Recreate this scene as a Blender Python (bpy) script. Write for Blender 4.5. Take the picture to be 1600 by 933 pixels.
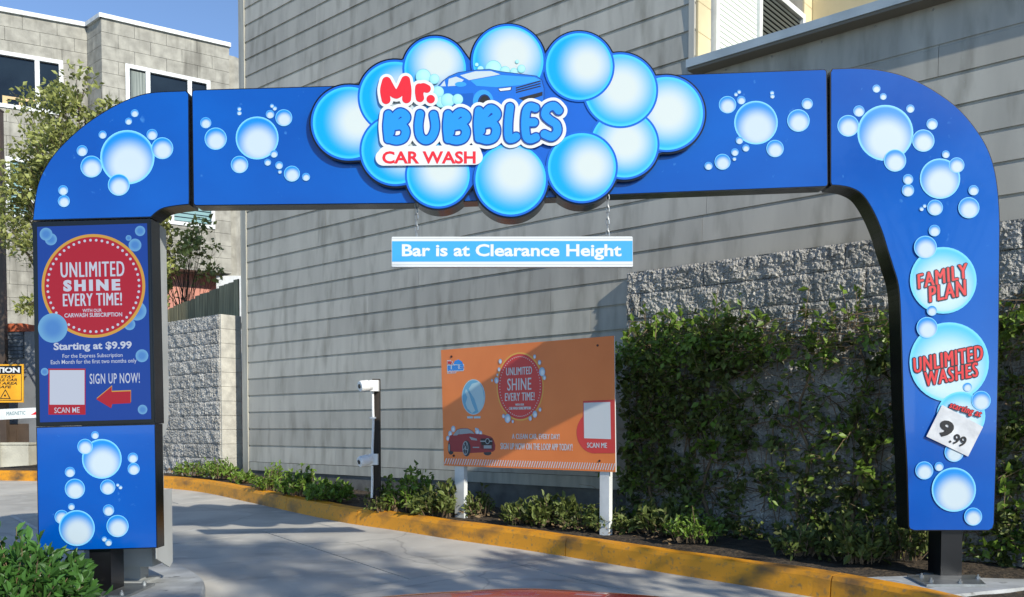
import bpy, bmesh, math, random
from mathutils import Vector, Matrix, noise

random.seed(7)
for o in list(bpy.data.objects):
    bpy.data.objects.remove(o)
SC = bpy.context.scene
COL = SC.collection
R = math.radians

# ------------------------------------------------------------------ camera
F = 1386.0            # focal length in photograph pixels (1600 wide)
CX, CY = 800.0, 719.0
EYE = Vector((0, 0, 1.02))
PITCH = R(-2.0)
cam = bpy.data.cameras.new('camera')
cam.sensor_width = 36
cam.lens = F / 1600 * 36
cam.shift_y = (CY - 466.5) / 1600
cam.clip_end = 2000
cam.clip_start = 0.05
camo = bpy.data.objects.new('camera', cam)
camo.location = EYE
camo.rotation_euler = (math.pi / 2 + PITCH, 0, 0)
COL.objects.link(camo)
SC.camera = camo

# ------------------------------------------------------------------ sky and sun
SUN_H = Vector((0.60, -0.80, 0)).normalized()
SUN_EL = R(29)
W = bpy.data.worlds.new('World')
SC.world = W
W.use_nodes = True
wn = W.node_tree
wn.nodes.clear()
sky = wn.nodes.new('ShaderNodeTexSky')
sky.sky_type = 'NISHITA'
sky.sun_disc = False
sky.sun_elevation = SUN_EL
sky.sun_rotation = math.atan2(SUN_H.x, SUN_H.y)
sky.altitude = 2500
sky.air_density = 1.0
sky.dust_density = 0.1
sky.ozone_density = 3.0
bg = wn.nodes.new('ShaderNodeBackground')
bg.inputs['Strength'].default_value = 0.15
wo = wn.nodes.new('ShaderNodeOutputWorld')
wn.links.new(sky.outputs[0], bg.inputs[0])
wn.links.new(bg.outputs[0], wo.inputs[0])
sl = bpy.data.lights.new('sun', 'SUN')
sl.energy = 3.7
sl.angle = R(0.5)
sl.color = (1.0, 0.93, 0.82)
so = bpy.data.objects.new('sun', sl)
sd = Vector((SUN_H.x * math.cos(SUN_EL), SUN_H.y * math.cos(SUN_EL), math.sin(SUN_EL)))
so.rotation_euler = sd.to_track_quat('Z', 'Y').to_euler()
so.location = (20, -20, 30)
COL.objects.link(so)
SC.view_settings.view_transform = 'Standard'
SC.view_settings.look = 'None'
SC.view_settings.gamma = 1
SC.view_settings.exposure = 0.44
SC.view_settings.use_curve_mapping = False
SC.cycles.max_bounces = 6
SC.cycles.use_denoising = True

# ------------------------------------------------------------------ calibration helpers
CR = Matrix.Rotation(math.pi / 2 + PITCH, 3, 'X')


def ray(px, py):
    return CR @ Vector(((px - CX) / F, -(py - CY) / F, -1.0))


def P(px, py, Y):
    d = ray(px, py)
    return EYE + d * (Y / d.y)


def cl(v, a, b):
    return max(a, min(b, v))


def gz(x, y):
    return -0.124 + 0.0215 * cl(x, -12, 12) + 0.06 * (cl(y, -6, 17) - 5.7)


def G(px, py, dz=0.0):
    d = ray(px, py)
    t = 6.0
    for i in range(60):
        p = EYE + d * t
        t2 = (gz(p.x, p.y) + dz - EYE.z) / d.z
        t += (t2 - t) * 0.6
    return EYE + d * t


class Plane:
    """a flat front: pixel -> point on it, lifted by `lift` metres towards the viewer's side"""
    def __init__(s, o, n):
        s.o = Vector(o)
        s.n = Vector(n).normalized()

    def __call__(s, px, py, lift=0.0):
        d = ray(px, py)
        t = (s.o - EYE).dot(s.n) / d.dot(s.n)
        return EYE + d * t + s.n * lift


# ------------------------------------------------------------------ materials
MATS = {}


def lin(r, g, b):
    def f(c):
        c /= 255.0
        return c / 12.92 if c <= 0.04045 else ((c + 0.055) / 1.055) ** 2.4
    return (f(r), f(g), f(b), 1)


def col(c):
    return lin(*c) if max(c) > 1.01 else (c[0], c[1], c[2], 1)


def mat(name, c, rough=0.6, metal=0.0, c2=None, scale=4.0, stretch=(1, 1, 1), fac=(0.35, 0.65), bump=0.0,
        bscale=40.0, bstretch=(1, 1, 1), island=0.0, objrand=0.0, emit=0.0, coat=0.0, c3=None, scale3=1.0, fac3=(0.5, 0.7), detail=6.0, bdist=0.02,
        stretch3=(1, 1, 1), trans=0.0, spec=0.5):
    if name in MATS:
        return MATS[name]
    m = bpy.data.materials.new(name)
    m.use_nodes = True
    nt = m.node_tree
    b = nt.nodes['Principled BSDF']
    out = nt.nodes['Material Output']
    b.inputs['Roughness'].default_value = rough
    b.inputs['Metallic'].default_value = metal
    b.inputs['Coat Weight'].default_value = coat
    b.inputs['Specular IOR Level'].default_value = spec
    rgb = nt.nodes.new('ShaderNodeRGB')
    rgb.outputs[0].default_value = col(c)
    cur = rgb.outputs[0]
    geo = nt.nodes.new('ShaderNodeNewGeometry')

    def nz(sc_, st, det):
        mp = nt.nodes.new('ShaderNodeMapping')
        mp.inputs['Scale'].default_value = st
        nt.links.new(geo.outputs['Position'], mp.inputs[0])
        n = nt.nodes.new('ShaderNodeTexNoise')
        n.inputs['Scale'].default_value = sc_
        n.inputs['Detail'].default_value = det
        nt.links.new(mp.outputs[0], n.inputs['Vector'])
        return n.outputs['Fac']

    def mixc(f, a, cc):
        mx = nt.nodes.new('ShaderNodeMix')
        mx.data_type = 'RGBA'
        nt.links.new(f, mx.inputs[0])
        nt.links.new(a, mx.inputs[6])
        mx.inputs[7].default_value = col(cc)
        return mx.outputs[2]

    def rng(f, lo, hi):
        mr = nt.nodes.new('ShaderNodeMapRange')
        mr.inputs[1].default_value = lo
        mr.inputs[2].default_value = hi
        nt.links.new(f, mr.inputs[0])
        return mr.outputs[0]
    if c2:
        cur = mixc(rng(nz(scale, stretch, detail), *fac), cur, c2)
    if c3:
        cur = mixc(rng(nz(scale3, stretch3, 5), *fac3), cur, c3)
    if island or objrand:
        if island:
            src = geo.outputs['Random Per Island']
            amt = island
        else:
            oi = nt.nodes.new('ShaderNodeObjectInfo')
            src = oi.outputs['Random']
            amt = objrand
        mr = nt.nodes.new('ShaderNodeMapRange')
        mr.inputs[3].default_value = 1 - amt
        mr.inputs[4].default_value = 1 + amt
        nt.links.new(src, mr.inputs[0])
        hs = nt.nodes.new('ShaderNodeHueSaturation')
        nt.links.new(mr.outputs[0], hs.inputs['Value'])
        nt.links.new(cur, hs.inputs['Color'])
        cur = hs.outputs[0]
    nt.links.new(cur, b.inputs['Base Color'])
    if emit:
        nt.links.new(cur, b.inputs['Emission Color'])
        b.inputs['Emission Strength'].default_value = emit
        for l_ in list(b.inputs['Base Color'].links):
            nt.links.remove(l_)
        b.inputs['Base Color'].default_value = (0.012, 0.014, 0.018, 1)
    if bump:
        bp = nt.nodes.new('ShaderNodeBump')
        bp.inputs['Strength'].default_value = bump
        bp.inputs['Distance'].default_value = bdist
        nt.links.new(nz(bscale, bstretch, 8), bp.inputs['Height'])
        nt.links.new(bp.outputs[0], b.inputs['Normal'])
    if trans:
        tr = nt.nodes.new('ShaderNodeBsdfTranslucent')
        nt.links.new(cur, tr.inputs[0])
        ms = nt.nodes.new('ShaderNodeMixShader')
        ms.inputs[0].default_value = trans
        nt.links.new(b.outputs[0], ms.inputs[1])
        nt.links.new(tr.outputs[0], ms.inputs[2])
        nt.links.new(ms.outputs[0], out.inputs[0])
    MATS[name] = m
    return m


def bubble_mat(name, core, rim, ox, oy, r0, r1, top=0.0, emit=0.0, rough=0.25, edge=None):
    """printed bubble: pale core fading to a cyan rim, laid out in the disc's own UV"""
    m = bpy.data.materials.new(name)
    m.use_nodes = True
    nt = m.node_tree
    b = nt.nodes['Principled BSDF']
    b.inputs['Roughness'].default_value = rough
    uv = nt.nodes.new('ShaderNodeUVMap')
    mp = nt.nodes.new('ShaderNodeVectorMath')
    mp.operation = 'SUBTRACT'
    mp.inputs[1].default_value = (ox, oy, 0)
    nt.links.new(uv.outputs[0], mp.inputs[0])
    ln = nt.nodes.new('ShaderNodeVectorMath')
    ln.operation = 'LENGTH'
    nt.links.new(mp.outputs[0], ln.inputs[0])
    mr = nt.nodes.new('ShaderNodeMapRange')
    mr.interpolation_type = 'SMOOTHSTEP'
    mr.inputs[1].default_value = r0
    mr.inputs[2].default_value = r1
    nt.links.new(ln.outputs['Value'], mr.inputs[0])
    mx = nt.nodes.new('ShaderNodeMix')
    mx.data_type = 'RGBA'
    nt.links.new(mr.outputs[0], mx.inputs[0])
    mx.inputs[6].default_value = col(core)
    mx.inputs[7].default_value = col(rim)
    cur = mx.outputs[2]
    if edge:
        l2 = nt.nodes.new('ShaderNodeVectorMath')
        l2.operation = 'LENGTH'
        nt.links.new(uv.outputs[0], l2.inputs[0])
        m2 = nt.nodes.new('ShaderNodeMapRange')
        m2.inputs[1].default_value = 0.90
        m2.inputs[2].default_value = 0.97
        nt.links.new(l2.outputs['Value'], m2.inputs[0])
        x2 = nt.nodes.new('ShaderNodeMix')
        x2.data_type = 'RGBA'
        nt.links.new(m2.outputs[0], x2.inputs[0])
        nt.links.new(cur, x2.inputs[6])
        x2.inputs[7].default_value = col(edge)
        cur = x2.outputs[2]
    nt.links.new(cur, b.inputs['Base Color'])
    if emit:
        nt.links.new(cur, b.inputs['Emission Color'])
        b.inputs['Emission Strength'].default_value = emit
        for l_ in list(b.inputs['Base Color'].links):
            nt.links.remove(l_)
        b.inputs['Base Color'].default_value = (0.012, 0.014, 0.018, 1)
    MATS[name] = m
    return m


# ------------------------------------------------------------------ object helpers
def tag(o, label=None, cat=None, group=None, kind=None):
    if label:
        o['label'] = label
    if cat:
        o['category'] = cat
    if group:
        o['group'] = group
    if kind:
        o['kind'] = kind
    return o


def empty(name, loc, label=None, cat=None, group=None, kind=None):
    o = bpy.data.objects.new(name, None)
    o.location = loc
    o.empty_display_size = 0.2
    COL.objects.link(o)
    return tag(o, label, cat, group, kind)


def par(o, parent):
    if parent is not None:
        o.parent = parent
        m = Matrix.Identity(4)
        p = parent
        while p is not None:
            loc = Matrix.Translation(p.location) @ p.rotation_euler.to_matrix().to_4x4()
            m = loc @ p.matrix_parent_inverse.inverted() if False else loc @ m
            p = p.parent
        o.matrix_parent_inverse = Matrix.Identity(4)
        return m
    return Matrix.Identity(4)


class MB:
    def __init__(s):
        s.v = []
        s.f = []
        s.m = []
        s.uv = {}

    def add(s, vs, fs, mi=0):
        b = len(s.v)
        s.v.extend([tuple(v) for v in vs])
        for f in fs:
            s.f.append([i + b for i in f])
            s.m.append(mi)
        return b

    def box(s, x0, x1, y0, y1, z0, z1, mi=0, M=None):
        vs = [Vector((x, y, z)) for z in (z0, z1) for y in (y0, y1) for x in (x0, x1)]
        if M is not None:
            vs = [M @ v for v in vs]
        s.add(vs, [(0, 2, 3, 1), (4, 5, 7, 6), (0, 1, 5, 4), (2, 6, 7, 3), (0, 4, 6, 2), (1, 3, 7, 5)], mi)

    def tube(s, pts, rad, n=6, mi=0, cap=True):
        rings = []
        pts = [Vector(p) for p in pts]
        for i, p in enumerate(pts):
            a = pts[max(i - 1, 0)]
            b = pts[min(i + 1, len(pts) - 1)]
            t = (b - a).normalized()
            u = t.cross(Vector((0.31, 0.17, 0.93)) if abs(t.z) < 0.9 else Vector((1, 0.1, 0))).normalized()
            w = t.cross(u)
            r = rad[i] if isinstance(rad, (list, tuple)) else rad
            rings.append([p + (u * math.cos(k * 2 * math.pi / n) + w * math.sin(k * 2 * math.pi / n)) * r for k in range(n)])
        vs = [v for ring in rings for v in ring]
        fs = []
        for i in range(len(pts) - 1):
            for k in range(n):
                k2 = (k + 1) % n
                fs.append((i * n + k, i * n + k2, (i + 1) * n + k2, (i + 1) * n + k))
        if cap:
            fs.append(tuple(range(n))[::-1])
            fs.append(tuple((len(pts) - 1) * n + k for k in range(n)))
        s.add(vs, fs, mi)

    def prism(s, front, back, mi=0, mside=None, mback=None):
        n = len(front)
        fs = [tuple(range(n))]
        s.add(front, fs, mi)
        s.add(back, [tuple(range(n))[::-1]], mi if mback is None else mback)
        vs = list(front) + list(back)
        s.add(vs, [(i, i + n, (i + 1) % n + n, (i + 1) % n) for i in range(n)], mi if mside is None else mside)

    def build(s, name, mats, parent=None, smooth=False, origin=None):
        me = bpy.data.meshes.new(name)
        o = bpy.data.objects.new(name, me)
        COL.objects.link(o)
        off = Vector((0, 0, 0))
        if parent is not None:
            o.parent = parent
            p = parent
            while p is not None:
                off = off + Vector(p.location)
                p = p.parent
        vs = [(v[0] - off.x, v[1] - off.y, v[2] - off.z) for v in s.v] if off.length else s.v
        if origin is not None:
            og = Vector(origin) - off
            vs = [(v[0] - og.x, v[1] - og.y, v[2] - og.z) for v in vs]
            o.location = og
        me.from_pydata(vs, [], s.f)
        if not isinstance(mats, (list, tuple)):
            mats = [mats]
        for m in mats:
            me.materials.append(m)
        if len(mats) > 1:
            me.polygons.foreach_set('material_index', s.m)
        if s.uv:
            ul = me.uv_layers.new(name='UVMap')
            vi = [0] * len(me.loops)
            me.loops.foreach_get('vertex_index', vi)
            ul.data.foreach_set('uv', [c for i in vi for c in s.uv.get(i, (0, 0))])
        if smooth:
            me.polygons.foreach_set('use_smooth', [True] * len(me.polygons))
        me.update()
        return o


def unit(name, vs, fs, m):
    me = bpy.data.meshes.new(name)
    me.from_pydata([tuple(v) for v in vs], [], fs)
    me.materials.append(m)
    me.update()
    return me


def bevel_box_mesh(name, m, b=(0.01, 0.03, 0.03)):
    """unit box 0..1 with softened front edges (front = -y)"""
    bx, by, bz = b
    vs = [(0, by, 0), (1, by, 0), (1, by, 1), (0, by, 1),
          (bx, 0, bz), (1 - bx, 0, bz), (1 - bx, 0, 1 - bz), (bx, 0, 1 - bz),
          (0, 1, 0), (1, 1, 0), (1, 1, 1), (0, 1, 1)]
    fs = [(4, 5, 6, 7), (0, 1, 5, 4), (1, 2, 6, 5), (2, 3, 7, 6), (3, 0, 4, 7),
          (0, 8, 9, 1), (1, 9, 10, 2), (2, 10, 11, 3), (3, 11, 8, 0), (8, 11, 10, 9)]
    return unit(name, vs, fs, m)


def inst(name, me, parent, loc, rotz, scale):
    o = bpy.data.objects.new(name, me)
    COL.objects.link(o)
    o.parent = parent
    off = Vector(parent.location)
    if parent.parent is not None:
        off = off + Vector(parent.parent.location)
    o.location = Vector(loc) - off
    o.rotation_euler = (0, 0, rotz)
    o.scale = scale
    return o


def catmull(pts, n=6, closed=False):
    out = []
    N = len(pts)
    rng_ = range(N if closed else N - 1)
    for i in rng_:
        p0 = pts[(i - 1) % N] if closed else pts[max(i - 1, 0)]
        p1 = pts[i]
        p2 = pts[(i + 1) % N]
        p3 = pts[(i + 2) % N] if closed else pts[min(i + 2, N - 1)]
        for k in range(n):
            t = k / n
            out.append(tuple(0.5 * (2 * p1[j] + (p2[j] - p0[j]) * t + (2 * p0[j] - 5 * p1[j] + 4 * p2[j] - p3[j]) * t * t
                                    + (3 * p1[j] - p0[j] - 3 * p2[j] + p3[j]) * t ** 3) for j in range(len(p1))))
    if not closed:
        out.append(tuple(pts[-1]))
    return out


def inset(poly, d):
    n = len(poly)
    area = sum(poly[i][0] * poly[(i + 1) % n][1] - poly[(i + 1) % n][0] * poly[i][1] for i in range(n))
    sgn = 1 if area > 0 else -1
    out = []
    for i in range(n):
        a, b, c = poly[i - 1], poly[i], poly[(i + 1) % n]
        e1 = Vector((b[0] - a[0], b[1] - a[1]))
        e2 = Vector((c[0] - b[0], c[1] - b[1]))
        if e1.length < 1e-6 or e2.length < 1e-6:
            out.append(b)
            continue
        n1 = Vector((-e1.y, e1.x)).normalized() * sgn
        n2 = Vector((-e2.y, e2.x)).normalized() * sgn
        k = n1 + n2
        k = k / max(k.dot(n1), 0.3) if k.length > 1e-6 else n1
        out.append((b[0] + k.x * d, b[1] + k.y * d))
    return out


# ---- print helpers (all work in photo px on a Plane; the result is a real flat layer on that plane)
LAYER = [0]
L0 = 0.0005


def lift(n=1):
    LAYER[0] += n
    return LAYER[0] * L0


def disc(mb, pl, cx, cy, rx, ry=None, lf=0.0, n=40, mi=0):
    ry = rx if ry is None else ry
    b = len(mb.v)
    vs = [pl(cx, cy, lf)] + [pl(cx + rx * math.cos(t * 2 * math.pi / n), cy - ry * math.sin(t * 2 * math.pi / n), lf) for t in range(n)]
    mb.add(vs, [(0, 1 + k, 1 + (k + 1) % n) for k in range(n)], mi)
    mb.uv[b] = (0, 0)
    for k in range(n):
        mb.uv[b + 1 + k] = (math.cos(k * 2 * math.pi / n), math.sin(k * 2 * math.pi / n))


def poly(mb, pl, pts, lf=0.0, mi=0):
    mb.add([pl(x, y, lf) for x, y in pts], [tuple(range(len(pts)))[::-1]], mi)


def stroke(mb, pl, pts, r, lf, mi=0, n=20, depth=0.0):
    """a flat round-ended stroke of half width r px along pts (px)"""
    pts = [Vector(p) for p in pts]
    L, Rr = [], []
    for i, p in enumerate(pts):
        a, b = pts[max(i - 1, 0)], pts[min(i + 1, len(pts) - 1)]
        t = (b - a).normalized()
        nn = Vector((-t.y, t.x))
        L.append(p + nn * r)
        Rr.append(p - nn * r)
    for i in range(len(pts) - 1):
        q = [L[i], L[i + 1], Rr[i + 1], Rr[i]]
        e = lf + (i % 2) * 0.00006
        poly(mb, pl, q, e, mi)
    for i, p in enumerate(pts):
        disc(mb, pl, p.x, p.y, r, None, lf + 0.00014 + (i % 3) * 0.00005, n, mi)


def union_strokes(mb, pl, strokes, lf, mi=0, dots=(), step=0.5):
    """one flat shape: the union of round-ended strokes [(pts, r)], traced and filled as a 2D curve"""
    import numpy as np
    segs = []
    for pts, r in strokes:
        for a, b in zip(pts[:-1], pts[1:]):
            segs.append((a[0], a[1], b[0], b[1], r))
    for (x, y, r) in dots:
        segs.append((x, y, x + 0.01, y, r))
    x0 = min(min(q[0], q[2]) - q[4] for q in segs) - 2
    x1 = max(max(q[0], q[2]) + q[4] for q in segs) + 2
    y0 = min(min(q[1], q[3]) - q[4] for q in segs) - 2
    y1 = max(max(q[1], q[3]) + q[4] for q in segs) + 2
    xs_ = np.arange(x0, x1, step); ys_ = np.arange(y0, y1, step)
    X, Y = np.meshgrid(xs_, ys_)
    D = np.full(X.shape, 1e9)
    for ax, ay, bx, by, r in segs:
        dx, dy = bx - ax, by - ay
        t = np.clip(((X - ax) * dx + (Y - ay) * dy) / max(dx * dx + dy * dy, 1e-9), 0, 1)
        D = np.minimum(D, np.hypot(X - ax - t * dx, Y - ay - t * dy) - r)
    D = np.where(np.abs(D) < 1e-4, 1e-4, D)
    nxt = {}
    ny_, nx_ = D.shape

    def ip(i, j, k, l):
        t = D[i, j] / (D[i, j] - D[k, l])
        return (xs_[j] + t * (xs_[l] - xs_[j]), ys_[i] + t * (ys_[k] - ys_[i]))
    ins_ = D < 0
    act = np.argwhere((ins_[:-1, :-1] != ins_[1:, 1:]) | (ins_[:-1, 1:] != ins_[1:, :-1]) | (ins_[:-1, :-1] != ins_[:-1, 1:]))
    for i, j in act:
        i = int(i); j = int(j)
        c = [(i, j), (i, j + 1), (i + 1, j + 1), (i + 1, j)]
        v = [ins_[p] for p in c]
        ed = []
        for e in range(4):
            a_, b_ = c[e], c[(e + 1) % 4]
            if v[e] != v[(e + 1) % 4]:
                lo_, hi_ = min(a_, b_), max(a_, b_)
                ed.append(((lo_, hi_), v[e]))
        ent = [k_ for k_, f_ in ed if f_]
        ext = [k_ for k_, f_ in ed if not f_]
        if len(ed) == 2:
            nxt[ent[0]] = ext[0]
        elif len(ed) == 4:
            # ambiguous cell: pair neighbours
            ks = [k_ for k_, f_ in ed]; fl = [f_ for k_, f_ in ed]
            for q in range(4):
                if fl[q]:
                    nxt[ks[q]] = ks[(q - 1) % 4]
    loops = []
    seen = set()
    for s0 in list(nxt):
        if s0 in seen:
            continue
        lp = []
        k_ = s0
        while k_ not in seen and k_ in nxt:
            seen.add(k_)
            lp.append(ip(*k_[0], *k_[1]))
            k_ = nxt[k_]
        if len(lp) > 6:
            loops.append(lp[::2] if len(lp) > 40 else lp)
    cu = bpy.data.curves.new('t', 'CURVE')
    cu.dimensions = '2D'
    cu.fill_mode = 'FRONT'
    for lp in loops:
        sp_ = cu.splines.new('POLY')
        sp_.points.add(len(lp) - 1)
        for q, (x, y) in enumerate(lp):
            sp_.points[q].co = (x, -y, 0, 1)
        sp_.use_cyclic_u = True
    obx = bpy.data.objects.new('t', cu)
    me = obx.to_mesh()
    mb.add([pl(v.co.x, -v.co.y, lf) for v in me.vertices], [tuple(p.vertices) for p in me.polygons], mi)
    obx.to_mesh_clear()
    bpy.data.objects.remove(obx)
    bpy.data.curves.remove(cu)


TXT = {}


def text2d(body, off=0.0, shear=0.0, space=1.0):
    key = (body, off, shear, space)
    if key in TXT:
        return TXT[key]
    cu = bpy.data.curves.new('t', 'FONT')
    cu.body = body
    cu.offset = off
    cu.shear = shear
    cu.space_character = space
    cu.resolution_u = 3
    cu.fill_mode = 'FRONT'
    ob = bpy.data.objects.new('t', cu)
    me = ob.to_mesh()
    vs = [(v.co.x, v.co.y) for v in me.vertices]
    fs = [tuple(p.vertices) for p in me.polygons]
    ob.to_mesh_clear()
    bpy.data.objects.remove(ob)
    bpy.data.curves.remove(cu)
    TXT[key] = (vs, fs)
    return TXT[key]


def text(mb, fn, body, box, lf, mi=0, off=0.02, shear=0.0, rot=0.0, space=1.0, ref=None):
    """fit text into box (x0,y0,x1,y1) px, rotated by rot deg about its centre, mapped by fn(x,y,lift)"""
    vs, fs = text2d(body, off, shear, space)
    rv = text2d(body, ref, shear, space)[0] if ref is not None else vs
    mnx = min(v[0] for v in rv); mxx = max(v[0] for v in rv)
    mny = min(v[1] for v in rv); mxy = max(v[1] for v in rv)
    x0, y0, x1, y1 = box
    cx, cy = (x0 + x1) / 2, (y0 + y1) / 2
    c, s = math.cos(R(rot)), math.sin(R(rot))
    out = []
    for vx, vy in vs:
        u = ((vx - mnx) / (mxx - mnx) - 0.5) * (x1 - x0)
        w = -((vy - mny) / (mxy - mny) - 0.5) * (y1 - y0)
        out.append(fn(cx + u * c - w * s, cy + u * s + w * c, lf))
    mb.add(out, [tuple(f) for f in fs], mi)


# ------------------------------------------------------------------ the material set
m_conc = mat('driveway_concrete', (194, 191, 180), 0.85, c2=(170, 168, 160), scale=1.3, c3=(192, 191, 183), scale3=6, fac3=(0.55, 0.75),
             bump=0.25, bscale=90, objrand=0.07, bdist=0.004)


def add_cracks(m):
    nt = m.node_tree
    b = nt.nodes['Principled BSDF']
    src = b.inputs['Base Color'].links[0].from_socket
    geo = nt.nodes.new('ShaderNodeNewGeometry')
    nz_ = nt.nodes.new('ShaderNodeTexNoise'); nz_.inputs['Scale'].default_value = 1.6; nz_.inputs['Detail'].default_value = 5
    nt.links.new(geo.outputs['Position'], nz_.inputs['Vector'])
    ad = nt.nodes.new('ShaderNodeMix'); ad.data_type = 'RGBA'; ad.inputs[0].default_value = 0.28
    nt.links.new(geo.outputs['Position'], ad.inputs[6]); nt.links.new(nz_.outputs['Color'], ad.inputs[7])
    vo = nt.nodes.new('ShaderNodeTexVoronoi'); vo.feature = 'DISTANCE_TO_EDGE'; vo.inputs['Scale'].default_value = 0.62
    nt.links.new(ad.outputs[2], vo.inputs['Vector'])
    mr = nt.nodes.new('ShaderNodeMapRange'); mr.inputs[1].default_value = 0.0; mr.inputs[2].default_value = 0.006; mr.inputs[3].default_value = 0.35; mr.inputs[4].default_value = 0.0
    nt.links.new(vo.outputs['Distance'], mr.inputs[0])
    mx = nt.nodes.new('ShaderNodeMix'); mx.data_type = 'RGBA'
    nt.links.new(mr.outputs[0], mx.inputs[0]); nt.links.new(src, mx.inputs[6]); mx.inputs[7].default_value = (0.08, 0.08, 0.075, 1)
    # dark drips and tyre grime in soft patches
    n2 = nt.nodes.new('ShaderNodeTexNoise'); n2.inputs['Scale'].default_value = 2.7; n2.inputs['Detail'].default_value = 7
    mp = nt.nodes.new('ShaderNodeMapping'); mp.inputs['Rotation'].default_value = (0, 0, 0.5); mp.inputs['Scale'].default_value = (0.5, 1.6, 1)
    nt.links.new(geo.outputs['Position'], mp.inputs[0]); nt.links.new(mp.outputs[0], n2.inputs['Vector'])
    m2 = nt.nodes.new('ShaderNodeMapRange'); m2.inputs[1].default_value = 0.56; m2.inputs[2].default_value = 0.8; m2.inputs[4].default_value = 0.6
    nt.links.new(n2.outputs['Fac'], m2.inputs[0])
    x2 = nt.nodes.new('ShaderNodeMix'); x2.data_type = 'RGBA'
    nt.links.new(m2.outputs[0], x2.inputs[0]); nt.links.new(mx.outputs[2], x2.inputs[6]); x2.inputs[7].default_value = (0.17, 0.165, 0.15, 1)
    nt.links.new(x2.outputs[2], b.inputs['Base Color'])


add_cracks(m_conc)
m_conc2 = mat('island_concrete', (182, 186, 186), 0.85, c2=(150, 153, 152), scale=5, c3=(80, 80, 76), scale3=9, fac3=(0.62, 0.75), bump=0.3, bscale=60, bdist=0.006)
m_ground = mat('ground_asphalt', (70, 70, 68), 0.9, c2=(90, 90, 88), scale=3, bump=0.3, bscale=60, bdist=0.005)
m_soil = mat('soil', (52, 44, 34), 0.95, c2=(82, 70, 54), scale=14, bump=1.0, bscale=25, bdist=0.05)
m_kerb = mat('kerb_yellow_paint', (222, 150, 24), 0.62, c2=(158, 122, 66), scale=26, fac=(0.56, 0.72), c3=(96, 76, 50), scale3=2.6, fac3=(0.5, 0.72), bump=0.3, bscale=40, bdist=0.006, stretch3=(1, 1, 2))
m_side = mat('siding_paint', (186, 183, 170), 0.62, c2=(173, 170, 158), scale=1.0, stretch=(5, 5, 0.8), c3=(118, 114, 100), scale3=1.0, stretch3=(7, 7, 1.6),
             fac3=(0.5, 0.92), bump=0.04, bscale=1.0, bstretch=(40, 40, 4), bdist=0.006, objrand=0.12)
m_trimg = mat('trim_grey', (184, 182, 168), 0.6, c2=(160, 158, 146), scale=1.5, stretch=(8, 8, 1))
m_found = mat('foundation_concrete', (118, 118, 112), 0.9, c2=(84, 84, 80), scale=4, bump=0.4, bscale=30, bdist=0.01)
m_cream = mat('cream_siding', (222, 208, 168), 0.6, c2=(206, 192, 154), scale=2)
m_white = mat('white_paint', (226, 230, 228), 0.5, c2=(206, 210, 208), scale=6)
m_flash = mat('roof_flashing', (172, 186, 192), 0.4, c2=(154, 168, 174), scale=4)
m_dark = mat('window_dark_glass', (16, 22, 26), 0.06, c2=(30, 40, 46), scale=1.2)
m_blind = mat('blind_slats', (222, 230, 220), 0.5)
m_tealblind = mat('window_blinds_teal', (120, 160, 160), 0.3)
m_block = mat('split_face_block', (204, 202, 194), 0.95, c2=(178, 177, 171), scale=14, c3=(146, 147, 142), scale3=2.5, fac3=(0.5, 0.75), bump=1.0, bscale=45, bdist=0.06, objrand=0.1)
m_blocks = mat('smooth_block', (196, 194, 182), 0.9, c2=(170, 168, 158), scale=9, bump=0.5, bscale=50, bdist=0.01, objrand=0.05)
m_mortar = mat('mortar', (186, 184, 176), 0.95, bump=0.3, bscale=60)
m_wood = mat('weathered_planks', (158, 152, 122), 0.9, c2=(112, 108, 86), scale=1.0, stretch=(40, 40, 1.5), objrand=0.22, bump=0.4, bscale=1.0, bstretch=(70, 70, 3), bdist=0.01)
m_cb = mat('concrete_block_wall', (172, 170, 158), 0.9, c2=(146, 144, 134), scale=5, c3=(112, 110, 101), scale3=1.6, stretch3=(3, 3, 0.35), fac3=(0.5, 0.75),
           bump=0.3, bscale=30, objrand=0.04, bdist=0.01)
m_pink = mat('salmon_stucco', (206, 146, 128), 0.85, c2=(188, 130, 114), scale=2)
m_grey = mat('grey_stucco', (126, 130, 134), 0.9, c2=(108, 112, 116), scale=2, bump=0.2, bscale=40)
m_brown = mat('brown_steel', (84, 70, 58), 0.5, c2=(68, 56, 46), scale=3)
m_black = mat('black_steel', (12, 13, 16), 0.3, c2=(22, 23, 26), scale=6)
m_edge = mat('black_cabinet_edge', (9, 10, 14), 0.22)
m_blue = mat('blue_vinyl', (0, 86, 176), 0.16, c2=(0, 73, 160), scale=0.9, stretch=(1, 1, 1.6), coat=0.3, bump=0.12, bscale=2.2, bdist=0.012, c3=(60, 126, 196), scale3=16, fac3=(0.68, 0.8))  # soft mottle of two blues puts reflections into the vinyl colour
m_blue2 = mat('logo_blue', (18, 92, 190), 0.25)
m_steel = mat('galvanised_steel', (170, 174, 174), 0.35, c2=(146, 150, 150), scale=12, metal=0.7)
m_alu = mat('grey_enclosure', (176, 180, 178), 0.4, c2=(160, 164, 162), scale=3)
m_barblue = mat('bar_sky_blue', (60, 160, 218), 0.35)
m_pwhite = mat('print_white', (214, 218, 218), 0.35)
m_red = mat('print_red', (216, 32, 42), 0.35)
m_lblue = mat('letter_blue', (34, 140, 226), 0.3)
m_navy = mat('letter_navy_outline', (8, 64, 150), 0.3)
m_pblack = mat('print_black', (18, 18, 20), 0.4)
m_orange = mat('board_orange', (244, 138, 68), 0.42, c2=(236, 130, 62), scale=2)
m_bred = mat('badge_red', (216, 66, 60), 0.42)
m_byel = mat('badge_yellow', (238, 180, 80), 0.42)
m_mapb = mat('map_blue', (110, 176, 208), 0.42)
m_mapl = mat('map_pale', (178, 212, 222), 0.42)
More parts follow.
